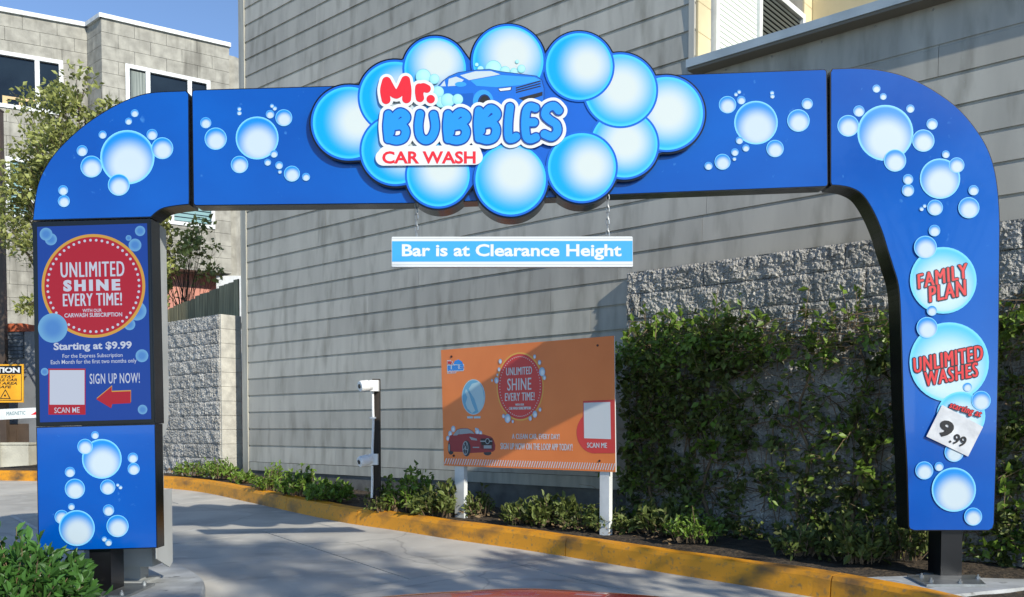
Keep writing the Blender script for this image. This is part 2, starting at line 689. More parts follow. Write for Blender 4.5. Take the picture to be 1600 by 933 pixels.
m_bark = mat('bark', (92, 78, 62), 0.9, c2=(62, 52, 42), scale=12, bump=0.6, bscale=30)
m_twig = mat('dry_twig', (122, 104, 80), 0.9, island=0.35)
m_leafo = mat('leaf_olive', (152, 158, 90), 0.45, island=0.45, trans=0.35)
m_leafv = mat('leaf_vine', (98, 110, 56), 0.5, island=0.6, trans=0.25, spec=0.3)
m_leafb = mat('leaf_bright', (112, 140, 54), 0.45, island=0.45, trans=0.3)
m_leafl = mat('leaf_laurel', (72, 112, 50), 0.35, island=0.4, trans=0.25)
m_leafs = mat('leaf_street_tree', (70, 96, 44), 0.5, island=0.4, trans=0.25)
m_carred = mat('red_car_paint', (150, 34, 38), 0.25, coat=0.6)
m_glassy = mat('lamp_lens', (200, 208, 214), 0.1)
# lit screen
E = 0.6
m_sblue = mat('screen_blue', (4, 66, 168), 0.18, emit=E, spec=0.15)
m_sred = mat('screen_red', (184, 8, 36), 0.18, emit=E, spec=0.15)
m_syel = mat('screen_gold', (220, 168, 60), 0.18, emit=E, spec=0.15)
m_swhite = mat('screen_white', (206, 216, 236), 0.18, emit=E, spec=0.15)
b_print = bubble_mat('bubble_print', (184, 200, 208), (20, 130, 208), 0.06, -0.26, 0.45, 1.08, edge=(120, 200, 240))
b_cloud = bubble_mat('bubble_cloud', (198, 208, 204), (0, 156, 232), 0.24, 0.04, 0.25, 1.0, edge=(60, 186, 246))
b_cloud2 = bubble_mat('bubble_cloud_right', (198, 208, 204), (14, 164, 236), 0.05, 0.06, 0.3, 1.04, edge=(70, 190, 248))
b_cloud3 = bubble_mat('bubble_cloud_low', (198, 208, 204), (0, 158, 234), 0.12, 0.2, 0.3, 1.12, edge=(60, 186, 246))
b_screen = bubble_mat('bubble_screen', (70, 136, 214), (110, 176, 226), 0.0, 0.0, 0.3, 1.1, emit=E, rough=0.18)
b_foam = bubble_mat('bubble_foam', (170, 224, 224), (140, 206, 212), 0.2, 0.2, 0.2, 1.2, edge=(110, 180, 190))
b_foamo = bubble_mat('bubble_foam_board', (226, 234, 240), (140, 180, 212), 0.1, -0.2, 0.2, 1.1)
b_green = bubble_mat('bubble_words', (184, 210, 226), (70, 178, 238), 0.0, -0.2, 0.5, 1.15, edge=(110, 200, 240))

# ================================================================== SETTING
# ground sheet out to the horizon
mb = MB()
xs = [-400, -60, -25, -12, -6, 0, 6, 12, 25, 60, 400]
ys = [-400, -60, -20, -6, 0, 6, 12, 18, 30, 80, 600]
for y in ys:
    for x in xs:
        mb.v.append((x, y, gz(x, y) - 0.03))
for j in range(len(ys) - 1):
    for i in range(len(xs) - 1):
        a = j * len(xs) + i
        mb.f.append([a, a + 1, a + 1 + len(xs), a + len(xs)])
        mb.m.append(0)
tag(mb.build('ground', m_ground), 'dark ground around the driveway', None, None, 'structure')

# driveway of poured slabs
drive = empty('driveway', (0, 8, 0), 'pale concrete driveway running under the blue arch', None, None, 'structure')
j0, j1 = G(640, 905), G(850, 867)
ju = (j1 - j0); ju.z = 0; ju.normalize()
jv = Vector((-ju.y, ju.x, 0))
o0 = Vector((j0.x, j0.y, 0))
SLU, SLV, GAP = 3.6, 2.75, 0.006
for i in range(-5, 3):
    for k in range(-4, 6):
        mb = MB()
        sh = 0.9 * (k % 2)
        c = [(i * SLU + sh + GAP, k * SLV + GAP), ((i + 1) * SLU + sh - GAP, k * SLV + GAP), ((i + 1) * SLU + sh - GAP, (k + 1) * SLV - GAP), (i * SLU + sh + GAP, (k + 1) * SLV - GAP)]
        t, b, e = [], [], []
        cc = o0 + ju * (c[0][0] + SLU / 2) + jv * (c[0][1] + SLV / 2)
        if cc.y > 17.5 or cc.y < -6 or cc.x > 6 or cc.x < -14:
            continue
        for (a_, b_) in c:
            p = o0 + ju * a_ + jv * b_
            t.append(Vector((p.x, p.y, gz(p.x, p.y))))
            b.append(Vector((p.x, p.y, gz(p.x, p.y) - 0.08)))
        mb.prism(t, b)
        mb.build('concrete_slab', m_conc, drive)

# painted white line on the lane at the left
mb = MB()
q = [(18, 803), (58, 824), (58, 828), (16, 807)]
mb.add([G(x, y, 0.005) for x, y in q], [(3, 2, 1, 0)])
tag(mb.build('painted_line', mat('line_paint', (214, 216, 210), 0.7, c2=(170, 172, 168), scale=9)), 'thin white line painted across the lane left of the arch', None, None, 'structure')

# yellow kerb
kpx = [(-120, 749), (0, 751), (60, 752), (160, 755), (260, 763), (320, 770), (390, 785), (480, 805), (545, 818), (620, 829), (700, 842), (790, 855), (880, 869),
       (1000, 889), (1100, 905), (1235, 927), (1345, 947), (1500, 985), (1700, 1060)]
kp = catmull([tuple(G(x, y))[:2] for x, y in kpx], 6)
kp = [Vector((p[0], p[1], 0)) for p in kp]
klen = [0]
for i in range(1, len(kp)):
    klen.append(klen[-1] + (kp[i] - kp[i - 1]).length)


def kat(s):
    for i in range(1, len(kp)):
        if klen[i] >= s:
            t = (s - klen[i - 1]) / (klen[i] - klen[i - 1])
            return kp[i - 1].lerp(kp[i], t)
    return kp[-1]


def kn(s):
    d = (kat(s + 0.05) - kat(s - 0.05)).normalized()
    return Vector((-d.y, d.x, 0))   # left of travel: towards the building


def ks_at_px(px):
    best, bs = 1e9, 0
    for i in range(int(klen[-1] / 0.02)):
        p = kat(i * 0.02)
        pp = 800 + p.x / p.y * F
        if abs(pp - px) < best and p.y > 0.5:
            best, bs = abs(pp - px), i * 0.02
    return bs


kerb = empty('kerb', kat(8), 'yellow painted concrete kerb curving along the planting bed', None, None, 'structure')
KH = 0.155
cuts = [0.02, ks_at_px(60), ks_at_px(287), ks_at_px(445), ks_at_px(556), ks_at_px(882), ks_at_px(1302), klen[-1] - 0.1]
for a, b in zip(cuts[:-1], cuts[1:]):
    mb = MB()
    n = max(2, int((b - a) / 0.12))
    prof = [(0.0, -0.05), (0.0, 0.0), (0.012, KH - 0.03), (0.03, KH), (0.155, KH + 0.004), (0.165, KH - 0.01), (0.165, -0.05)]
    for i in range(n + 1):
        s = a + 0.004 + (b - a - 0.008) * i / n
        p, nn = kat(s), kn(s)
        h = gz(p.x, p.y)
        wob = noise.noise(Vector((s * 2.0, 3, 1))) * 0.008
        for (dx, dz) in prof:
            q = p + nn * (dx + wob * (dz > 0.05))
            mb.v.append((q.x, q.y, h + dz + (wob * 0.7 if dz > 0.05 else 0)))
    m = len(prof)
    for i in range(n):
        for k in range(m - 1):
            mb.f.append([i * m + k, (i + 1) * m + k, (i + 1) * m + k + 1, i * m + k + 1]); mb.m.append(0)
    mb.f.append(list(range(m))); mb.m.append(0)
    mb.f.append([n * m + k for k in range(m)][::-1]); mb.m.append(0)
    mb.build('kerb_section', m_kerb, kerb)

# wall frame of the sided building
A0 = P(385, 671, 12.7); A0.z = 0
WU = Vector((1590, -1386, 0)).normalized()
WN = Vector((-WU.y, WU.x, 0)) * -1
if WN.y > 0:
    WN = -WN
WROT = math.atan2(WU.y, WU.x)
wallP = Plane(A0, WN)


def wa(px):
    return (wallP(px, 671) - A0).dot(WU)


def Wp(a, z, off=0.0):
    return A0 + WU * a + WN * off + Vector((0, 0, z))


# soil of the planting bed: sheet from behind the kerb to the wall
mb = MB()
rows = []
ns = int((klen[-1] - 0.3) / 0.18)
for i in range(ns):
    s = 0.15 + i * 0.18
    p = kat(s); nn = kn(s)
    h = gz(p.x, p.y)
    back = p + nn * 1.0
    d = (A0 - p).dot(-WN)
    depth = max(0.5, min(3.0, d / max(0.25, nn.dot(-WN)) + 0.25)) if p.x > -4.2 else 3.0
    for k in range(9):
        t = k / 8
        q = p + nn * (0.15 + (depth - 0.15) * t)
        mb.v.append((q.x, q.y, h + KH - 0.025 + 0.04 * t + noise.noise(Vector((q.x * 3, q.y * 3, 0))) * 0.03 * min(1, k)))
for i in range(ns - 1):
    for k in range(8):
        a = i * 9 + k
        mb.f.append([a, a + 9, a + 10, a + 1]); mb.m.append(0)
tag(mb.build('soil_bed', m_soil, smooth=True), 'dark soil bed between kerb and wall', None, None, 'structure')


def soil(px, py):
    return G(px, py, KH + 0.01)


# ================================================================== SIDED BUILDING
ZL0, CB = 0.561, 0.235
aM, aC, aE = wa(988), wa(1083), wa(1600) + 4.5
ZM = 2.475
bld = empty('clapboard_building', Wp(0, 0.2), 'tall grey clapboard building filling the background behind the arch', 'building')
prof = [(0.0, 0.0), (-0.020, 0.0), (-0.0125, CB - 0.026), (-0.004, CB - 0.020), (-0.004, CB), (0.0, CB)]
bv = [(x, y, z) for x in (0, 1) for (y, z) in prof]
bf = [(k, k + 6, (k + 1) % 6 + 6, (k + 1) % 6) for k in range(6)] + [(5, 4, 3, 2, 1, 0), (6, 7, 8, 9, 10, 11)]
board_me = unit('siding_board', bv, bf, m_side)
nb = int((7.9 - ZL0) / CB)
nail = MB()
for k in range(nb):
    z = ZL0 + k * CB
    lim = aM if z < ZM - 0.1 else (aE if z < 3.8 else aC)
    lo = 0.09
    a = lo
    first = True
    while a < lim - 0.05:
        ln = random.uniform(1.2, 3.6) if first else 3.66
        first = False
        b = min(a + ln, lim)
        if lim - b < 0.35:
            b = lim
        o = inst('siding_board', board_me, bld, Wp(a + 0.0015, z, random.uniform(0, 0.0015)), WROT, (b - a - 0.003, 1, 1))
        a = b
    st = lo + 0.35
    while st < lim - 0.1:
        for dz in (0.035, 0.09, 0.15):
            if random.random() < 0.8:
                p = Wp(st + random.uniform(-0.01, 0.01), z + dz, 0.0205 - 0.02 * dz)
                r = 0.004
                nail.add([p + WU * r, p + Vector((0, 0, r)), p - WU * r, p - Vector((0, 0, r))], [(0, 1, 2, 3)])
        st += 0.407
no = nail.build('nail_heads', mat('nail_head', (176, 178, 172), 0.5), bld)
no['kind'] = 'stuff'
# frieze board under the parapet of the lower wing
mb = MB()
MW = Matrix.Translation(A0) @ Matrix.Rotation(WROT, 4, 'Z')
zf = ZL0 + CB * 14
mb.box(aC + 0.002, aE, -0.012, 0.0, zf, 4.16, M=MW)
mb.build('frieze_board', m_side, bld)
# backing wall volume
mb = MB()
mb.box(0.02, aC, 0.003, 7.0, 0.0, 7.95, M=MW)
mb.box(aC - 0.02, aE, 0.004, 0.25, 0.0, 4.15, M=MW)
mb.build('wall', m_found, bld)
# corner boards and base trim
mb = MB()
mb.box(-0.02, 0.088, -0.034, 0.0, 0.40, 7.95, M=MW)
mb.build('corner_board', m_trimg, bld)
mb = MB()
mb.box(-0.045, -0.0205, -0.034, 0.16, 0.40, 7.95, M=MW)
mb.build('corner_board', m_trimg, bld)
mb = MB()
mb.box(aC - 0.055, aC - 0.0005, -0.032, -0.0235, zf + CB, 7.95, M=MW)
mb.build('corner_board', m_side, bld)
mb = MB()
mb.box(0.089, aM, -0.024, 0.0, 0.44, ZL0 - 0.006, M=MW)
mb.build('base_trim', m_trimg, bld)
mb = MB()
mb.box(0.0, aM, -0.006, 0.002, -0.2, 0.437, M=MW)
mb.build('foundation', m_found, bld)
# recess: return wall with window, cream walls
MR = MW @ Matrix.Translation((aC, 0, 0)) @ Matrix.Rotation(math.pi / 2, 4, 'Z')   # local x goes into the building, -y faces right
Zr0, Zr1 = 4.0, 7.95
RD = 2.47
retP = Plane(Wp(aC, 0), WU)


def ra(px, py):
    p = retP(px, py)
    return (p - Wp(aC, 0)).dot(-WN), p.z


aw0, _ = ra(1110, 60)
aw1, _ = ra(1250, 60)
aw0 = max(aw0, 0.25)
# cream boards of the return (left of window and right of window)
cream_me = bevel_box_mesh('cream_board', m_cream, (0.002, 0.1, 0.02))
for (x0, x1) in ((0.005, aw0 - 0.03), (aw1 + 0.06, RD)):
    z = Zr0
    while z < Zr1 - 0.1:
        o = bpy.data.objects.new('cream_board', cream_me)
        COL.objects.link(o)
        o.parent = bld
        p = MR @ Vector((x0, -0.02, z))
        o.location = p - bld.location
        o.rotation_euler = (0, 0, WROT + math.pi / 2)
        o.scale = (x1 - x0, 0.03, 0.262)
        z += 0.265
mb = MB()
mb.box(0.0, RD, 0.006, 0.05, Zr0, Zr1, M=MR)
mb.build('return_wall', m_cream, bld)
# set-back cream wall parallel to the street front
z = Zr0
while z < Zr1 - 0.1:
    p = MW @ Vector((aC + 0.02, RD, z))
    o = bpy.data.objects.new('cream_board', cream_me)
    COL.objects.link(o)
    o.parent = bld
    o.location = p - bld.location
    o.rotation_euler = (0, 0, WROT)
    o.scale = (aE - aC, 0.03, 0.42)
    z += 0.425
mb = MB()
mb.box(aC, aE, RD + 0.03, RD + 0.2, 3.9, Zr1, M=MW)
mb.build('set_back_wall', m_cream, bld)
mb = MB()
mb.box(aC, aE, 0.2, RD + 0.1, 3.85, 3.98, M=MW)
mb.build('roof_deck', m_ground, bld)
# window of the return
win = MB()
wz0, wz1 = 4.15, ra(1246, 22)[1]
fw = 0.055


def frame(mb, x0, x1, z0, z1, w, y0, y1, M, mi=0):
    mb.box(x0, x1, y0, y1, z0, z0 + w, mi, M)
    mb.box(x0, x1, y0, y1, z1 - w, z1, mi, M)
    mb.box(x0, x0 + w, y0, y1, z0 + w, z1 - w, mi, M)
    mb.box(x1 - w, x1, y0, y1, z0 + w, z1 - w, mi, M)


frame(win, aw0, aw1, wz0, wz1, 0.06, -0.06, 0.004, MR)
wmid = ra(1182, 40)[0]
win.box(wmid - 0.035, wmid + 0.035, -0.05, 0.003, wz0 + 0.061, wz1 - 0.061, 0, MR)
wino = win.build('window', m_white, bld)
pz = MB(); pz.box(wmid + 0.036, aw1 - 0.061, -0.016, -0.012, wz0 + 0.061, wz1 - 0.061, 0, MR)
pz.build('pane', mat('clear_pane', (18, 22, 24), 0.05), wino)
pz = MB(); pz.box(aw0 + 0.061, wmid - 0.036, -0.010, -0.006, wz0 + 0.061, wz1 - 0.061, 0, MR)
pz.build('pane', mat('pale_pane', (120, 128, 122), 0.15), wino)
zz = wz0 + 0.07
while zz < wz1 - 0.07:
    s1 = MB(); s1.box(aw0 + 0.062, wmid - 0.037, -0.022, -0.013, zz, zz + 0.043, 0, MR)
    s1.build('blind_slat', m_blind, wino)
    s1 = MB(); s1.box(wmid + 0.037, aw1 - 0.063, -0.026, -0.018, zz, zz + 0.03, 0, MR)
    s1.build('blind_slat', mat('shaded_slat', (70, 76, 74), 0.35), wino)  # same blind, its shade put into a darker slat colour
    zz += 0.05
# parapet flashing with overhang
mb = MB()
mb.box(aC - 0.001, aE, -0.17, 0.30, 4.165, 4.235, M=MW)
mb.build('parapet_flashing', m_flash, bld)
mb = MB()
mb.box(aC + 0.01, aE, -0.16, -0.0, 4.14, 4.164, M=MW)
mb.build('soffit', mat('soffit_brown', (120, 114, 100), 0.8), bld)
bolt = MB()
ab = aC + 0.3
while ab < wa(1600) + 1:
    p = Wp(ab, 4.115, 0.014)
    bolt.add([p + WU * 0.01, p + Vector((0, 0, 0.012)), p - WU * 0.01, p - Vector((0, 0, 0.012)), p + WN * 0.012], [(0, 1, 4), (1, 2, 4), (2, 3, 4), (3, 0, 4)])
    ab += 0.42
bo = bolt.build('fixing_screws', mat('screw', (170, 174, 174), 0.4, metal=0.6), bld)
bo['kind'] = 'stuff'


# ================================================================== BLOCK WALLS
def split_mesh(name, seed, m, amp=0.03, nx=30, nz=16):
    vs, fs = [], []
    rnd = random.Random(seed)
    for j in range(nz + 1):
        for i in range(nx + 1):
            x, z = i / nx, j / nz
            k = 0.65 if (i in (0, nx) or j in (0, nz)) else (0.85 if (i in (1, nx - 1) or j in (1, nz - 1)) else 1.0)
            v = Vector((x * 2.0 + seed * 7.7, z * 1.1, seed))
            d = noise.noise(v * 1.6) * 0.55 + abs(noise.noise(v * 4.1)) * 0.6 + noise.noise(v * 11) * 0.42 + rnd.uniform(-0.16, 0.16)
            vs.append((x + (rnd.uniform(-.3, .3) / nx if 0 < i < nx else 0), -(0.008 + k * (0.016 + amp * d)), z + (rnd.uniform(-.3, .3) / nz if 0 < j < nz else 0)))
    w = nx + 1
    for j in range(nz):
        for i in range(nx):
            a = j * w + i
            if (i + j + seed) % 2:
                fs += [(a, a + 1, a + w + 1), (a, a + w + 1, a + w)]
            else:
                fs += [(a, a + 1, a + w), (a + 1, a + w + 1, a + w)]
    n0 = len(vs)
    vs += [(0, 0.1, 0), (1, 0.1, 0), (1, 0.1, 1), (0, 0.1, 1)]
    c = [0, nx, nz * w + nx, nz * w]
    fs += [(c[0], n0, n0 + 1, c[1]), (c[1], n0 + 1, n0 + 2, c[2]), (c[2], n0 + 2, n0 + 3, c[3]), (c[3], n0 + 3, n0, c[0])]
    return unit(name, vs, fs, m)


split_me = [split_mesh('block', i + 1, m_block) for i in range(7)]
bw = empty('block_wall', Wp(aM + 1.5, 0.1), 'rough grey split faced block wall behind the climbing vines', 'wall')
mb = MB()
mb.box(aM, aE, -0.075, -0.0185, -0.3, ZM - 0.002, M=MW)
mb.build('wall_core', m_mortar, bw)
BH, BL = 0.232, 0.41
zt = ZM
r = 0
while zt > -0.1:
    h = 0.205 if r == 0 else BH
    a = aM
    fst = True
    while a < aE - 0.1:
        ln = BL * (0.38 if (r % 2 and fst) else 1.0) * (0.95 if fst else 1)
        fst = False
        b = min(a + ln, aE)
        inst('block', random.choice(split_me), bw, Wp(a + 0.0015, zt - h + 0.002, 0.08 + random.uniform(-0.004, 0.004)), WROT, (b - a - 0.003, 1, h - 0.004))
        a = b
    zt -= h
    r += 1
# stub wall at the far end
pc = P(346, 671, 12.75); pc.z = 0
st = empty('block_pillar', (pc.x, pc.y, gz(pc.x, pc.y)), 'rough grey block wall end with smooth sunlit side below the plank fence', 'wall')
zb, ztp = gz(pc.x, pc.y) + 0.05, P(346, 491, 12.75).z
MS = Matrix.Translation(pc) @ Matrix.Rotation(WROT, 4, 'Z')
ch = 0.2065
mb = MB()
mb.box(-3.6, -0.05, 0.03, 0.2, zb - 0.1, ztp - 0.01, M=MS)
mb.build('wall_core', m_mortar, st)
zt = ztp
r = 0
smooth_me = bevel_box_mesh('end_block', m_blocks, (0.02, 0.02, 0.03))
while zt > zb - 0.1:
    a = 0.0
    while a > -3.5:
        ln = 0.41 * (0.5 if (r % 2 and a == 0) else 1)
        inst('block', random.choice(split_me), st, MS @ Vector((a - ln + 0.002, 0.0, zt - ch + 0.003)), WROT, (ln - 0.004, 1, ch - 0.005))
        a -= ln
    o = bpy.data.objects.new('end_block', smooth_me)
    COL.objects.link(o)
    o.parent = st
    o.location = (MS @ Vector((0.022, -0.005, zt - ch + 0.003))) - st.location
    o.rotation_euler = (0, 0, WROT + math.pi / 2)
    o.scale = (0.33, 0.05, ch - 0.004)
    zt -= ch
    r += 1
# plank fence above it
pf = P(374, 671, 13.7); pf.z = 0
fe = empty('plank_fence', (pf.x, pf.y, 0.3), 'weathered grey wooden plank fence above the block wall end', 'fence')
pl_me = bevel_box_mesh('plank', m_wood, (0.03, 0.2, 0.002))
MFc = Matrix.Translation(pf) @ Matrix.Rotation(WROT, 4, 'Z')
zt0 = P(374, 436, 13.7).z
for i in range(26):
    a = -i * 0.142
    h = zt0 - i * 0.018 + random.uniform(-0.012, 0.012)
    inst('plank', pl_me, fe, MFc @ Vector((a - 0.137, random.uniform(0, 0.012), 0.3)), WROT, (0.137, 0.022, h - 0.3))
for zr in (0.9, zt0 - 0.75):
    mb = MB(); mb.box(-3.7, 0, 0.04, 0.08, zr, zr + 0.09, M=MFc)
    mb.build('rail', m_wood, fe)

# ================================================================== CONCRETE BUILDING (far left)
YA, YB, YC, YD = 20.7, 21.5, 21.0, 22.6
pa, pb_ = P(-80, 8, 20.25), P(135.5, 42, YB)
pcx, pd = P(158, 28, YC), P(358, 73, YD)
zr = pcx.z
cb = empty('concrete_block_building', ((pa.x + pd.x) / 2, 21.5, 0.4), 'pale concrete block apartment building with white framed windows behind the street tree', 'building')
cblk = bevel_box_mesh('block', m_cb, (0.004, 0.03, 0.008))


def facade(parent, A, B, z0, z1, wins, course, blen, t=0.12, band=None):
    A = Vector((A.x, A.y, 0)); B = Vector((B.x, B.y, 0))
    u = (B - A).normalized()
    L = (B - A).length
    rot = math.atan2(u.y, u.x)
    M = Matrix.Translation(A) @ Matrix.Rotation(rot, 4, 'Z')
    mb = MB(); mb.box(0.0, L, 0.1, 0.45, z0, z1 - 0.02, M=M)
    mb.build('wall_core', m_cb, parent)
    z = z1
    r = 0
    while z > z0 + 0.05:
        zz0 = max(z - course, z0)
        spans = [(0, L)]
        for (a0, a1, w0, w1) in wins:
            if w0 < z - 0.02 and w1 > zz0 + 0.02:
                ns_ = []
                for s, e in spans:
                    if a1 <= s or a0 >= e:
                        ns_.append((s, e)); continue
                    if a0 > s: ns_.append((s, a0))
                    if a1 < e: ns_.append((a1, e))
                spans = ns_
        for (a0, a1, w0, w1) in wins:
            for (lo_, hi_) in ((max(zz0, w1), z), (zz0, min(z, w0))):
                if hi_ - lo_ > 0.015 and w0 < z and w1 > zz0 and not (w0 > z - 0.02 or w1 < zz0 + 0.02):
                    inst('block', cblk, parent, M @ Vector((max(a0, 0) + 0.003, 0, lo_ + 0.003)), rot, (a1 - max(a0, 0) - 0.006, t, hi_ - lo_ - 0.006))
        for s, e in spans:
            a = s
            off_ = (blen / 2) * (r % 2)
            while a < e - 0.01:
                b = (math.floor((a + off_) / blen + 1e-6) + 1) * blen - off_
                if b - a < 0.08: b += blen
                if e - b < 0.08: b = e
                b = min(b, e)
                inst('block', cblk, parent, M @ Vector((a + 0.004, 0, zz0 + 0.004)), rot, (b - a - 0.005, t, z - zz0 - 0.005))
                a = b
        z -= course
        r += 1
    return M


def az(A, B, px, py):
    A = Vector((A.x, A.y, 0)); B = Vector((B.x, B.y, 0))
    u = (B - A).normalized()
    pl_ = Plane(A, Vector((u.y, -u.x, 0)))
    p = pl_(px, py)
    return (p - A).dot(u), p.z


def wwin(parent, M, a0, a1, z0, z1, muls, gm, blinds=False, name='window'):
    mb = MB()
    w = 0.09
    frame(mb, a0 - 0.02, a1 + 0.02, z0 - 0.02, z1 + 0.02, w, -0.03, 0.1, M)
    for m_ in muls:
        mb.box(m_ - 0.05, m_ + 0.05, -0.02, 0.09, z0 + w - 0.02, z1 - w + 0.02, 0, M)
    wo_ = mb.build(name, m_white, parent)
    edges = [a0 + w - 0.02] + sorted(muls) + [a1 - w + 0.02]
    for s, e in zip(edges[:-1], edges[1:]):
        pz = MB(); pz.box(s, e, 0.05, 0.06, z0 + 0.07, z1 - 0.07, 0, M)
        pz.build('pane', gm, wo_)
    if blinds:
        z = z0 + 0.1
        while z < z1 - 0.1:
            s1 = MB(); s1.box(a0 + 0.08, a1 - 0.08, 0.03, 0.045, z, z + 0.075, 0, M)
            s1.build('blind_slat', m_tealblind, wo_)
            z += 0.1
    return wo_


zlow = 4.95
# left segment
a1, z1w = az(pa, pb_, 97, 96.5)
_, z0w = az(pa, pb_, 92.6, 179)
am, _ = az(pa, pb_, 58, 100)
l0, lz1 = az(pa, pb_, 10, 246)
l1, lz0 = az(pa, pb_, 66, 342)
wins1 = [(-1, a1, z0w, z1w), (l0, l1, lz0, lz1)]
M1 = facade(cb, pa, pb_, zlow - 2.5, zr, wins1, 0.31, 0.72)
wwin(cb, M1, 0.02, a1, z0w, z1w, [am], m_dark)
lm, _ = az(pa, pb_, 49, 300)
wwin(cb, M1, l0, l1, lz0, lz1, [lm], m_dark, True)
# return between the segments
mret = facade(cb, pb_, pcx, zlow - 2.5, zr, [], 0.31, 0.72, 0.1)
# right segment
s0, sz1 = az(pcx, pd, 197, 101)
s1_, _ = az(pcx, pd, 327, 129)
_, sz0 = az(pcx, pd, 197, 172)
mA, _ = az(pcx, pd, 231, 120); mB, _ = az(pcx, pd, 296, 120)
t0, tz1 = az(pcx, pd, 197, 262)
t1, _ = az(pcx, pd, 334, 300)
_, tz0 = az(pcx, pd, 334, 357)
wins2 = [(s0, s1_, sz0, sz1), (t0, t1, tz0, tz1)]
M2 = facade(cb, pcx, pd, zlow, zr, wins2, 0.31, 0.72)
wwin(cb, M2, s0, s1_, sz0, sz1, [mA, mB], m_dark)
tm, _ = az(pcx, pd, 268, 300)
wwin(cb, M2, t0, t1, tz0, tz1, [tm], m_dark, True)
# curtain seen in the upper right window
cu = MB()
cu.box(s0 + 0.1, mA - 0.05, 0.03, 0.045, sz0 + 0.1, sz1 - 0.1, 0, M2)
cu.build('curtain', mat('curtain', (150, 158, 150), 0.8, c2=(90, 100, 98), scale=1, stretch=(20, 20, 0.5)), cb)
# shelf unit behind the left window
mb = MB()
k0, kz0 = az(pa, pb_, 4, 172); k1, kz1 = az(pa, pb_, 55, 156)
mb.box(k0, k1, 0.02, 0.045, kz1 - 0.06, kz1, 0, M1)
mb.box(k0, k0 + 0.1, 0.02, 0.045, kz0 - 0.1, kz1 - 0.06, 0, M1)
mb.box((k0 + k1) / 2, (k0 + k1) / 2 + 0.08, 0.02, 0.045, kz0 - 0.1, kz1 - 0.06, 0, M1)
mb.build('wooden_shelf', mat('pine_wood', (206, 178, 128), 0.6), cb)
# roof edge cappings
for A_, B_, M_ in ((pa, pb_, M1), (pb_, pcx, mret), (pcx, pd, M2)):
    L = (Vector((B_.x, B_.y, 0)) - Vector((A_.x, A_.y, 0))).length
    mb = MB(); mb.box(-0.03, L + 0.03, -0.06, 0.5, zr + 0.002, zr + 0.10, 0, M_)
    mb.build('roof_capping', m_white, cb)
# main volume and salmon lower storey
mb = MB()
back = Vector((0.5, 0.87, 0)) * 7
pts = [pa, pb_, pcx, pd]
base = [Vector((p.x, p.y, 0)) + Vector((0, 0.42, 0)) for p in pts] + [Vector((pd.x, pd.y, 0)) + back, Vector((pa.x, pa.y, 0)) + back]
mb.prism([v + Vector((0, 0, zr - 0.05)) for v in base][::-1], [v + Vector((0, 0, zlow)) for v in base][::-1])
mb.build('building_volume', m_cb, cb)
mb = MB()
base2 = [Vector((p.x, p.y, 0)) + Vector((0.0, 0.75, 0)) for p in pts] + [Vector((pd.x + 3.5, pd.y + 2.2, 0)), Vector((pa.x, pa.y, 0)) + back]
mb.prism([v + Vector((0, 0, zlow - 0.001)) for v in base2][::-1], [v + Vector((0, 0, 0.2)) for v in base2][::-1])
mb.build('lower_storey', m_pink, cb)
mb = MB()
q0 = P(344, 440, 22.9); q1 = P(376, 440, 23.2)
mb.box(q0.x, q1.x + 0.6, 22.6, 23.0, 2.5, zlow - 0.05)
mb.build('white_panel', m_white, cb)

# low grey garden wall behind the lane at the far left, low concrete block
mb = MB()
g0, g1 = P(-160, 671, 17.2), P(150, 671, 16.6)
zt = P(20, 520, 17).z
dx = (g1 - g0); dx.z = 0; L = dx.length
MG = Matrix.Translation((g0.x, g0.y, 0)) @ Matrix.Rotation(math.atan2(dx.y, dx.x), 4, 'Z')
gw = empty('garden_wall', ((g0.x + g1.x) / 2, 17, 0.2), 'grey stucco wall with terracotta coping behind the yellow caution sign', 'wall')
mb.box(0, L, 0, 0.2, -0.2, zt, M=MG)
mb.build('wall', m_grey, gw)
mb = MB(); mb.box(-0.05, L * 0.66, -0.06, 0.26, zt + 0.001, zt + 0.15, M=MG)
mb.build('coping', mat('terracotta', (196, 104, 66), 0.8, c2=(170, 86, 56), scale=4), gw)
for i in range(7):
    mb = MB(); mb.box(0.0, L * 0.655, -0.03 - 0.002 * i, -0.001, zt - 0.07 * (i + 1), zt - 0.07 * i - 0.012, M=MG)
    mb.build('dark_strip', mat('blue_grey_strip', (70, 78, 88), 0.7, c2=(110, 118, 126), scale=3, stretch=(4, 4, 1)), gw)  # stacked dark blue-grey strips below the coping
lb = MB()
b0 = P(-60, 735, 16.3)
ztb = P(20, 695, 16.3).z
b1 = P(45, 735, 16.3)
lb.box(b0.x, b1.x, 16.3, 16.75, b1.z - 0.3, ztb)
lb.box(b0.x - 0.02, b1.x + 0.02, 16.28, 16.77, ztb, ztb + 0.04)
tag(lb.build('concrete_block', mat('pale_concrete', (196, 194, 178), 0.85, c2=(176, 174, 160), scale=4, bump=0.3, bscale=30)), 'low pale concrete block behind the yellow kerb at the far left', 'concrete block')
# brown cabinet between block and sign
mb = MB()
c0 = P(-40, 700, 16.6); c1 = P(36, 662, 16.6)
mb.box(c0.x, c1.x, 16.78, 17.0, c0.z - 0.4, c1.z)
mb.box(P(2, 700, 16.6).x, P(18, 700, 16.6).x, 16.765, 16.779, c0.z - 0.1, c1.z - 0.08)
tag(mb.build('utility_box', m_brown, smooth=False), 'brown utility box behind the low concrete block', 'utility box')

# ================================================================== DRIVEWAY ISLAND AND PLINTH
IZ = gz(-2.6, 5.7) + 0.13
irim = [(244, 871), (272, 878), (294, 887.5), (311, 897.5), (318.5, 904.7), (320.6, 915), (313, 936), (280, 968), (200, 1000), (60, 1010), (-120, 1005), (-220, 960), (-200, 905), (-60, 878), (60, 868), (160, 866)]


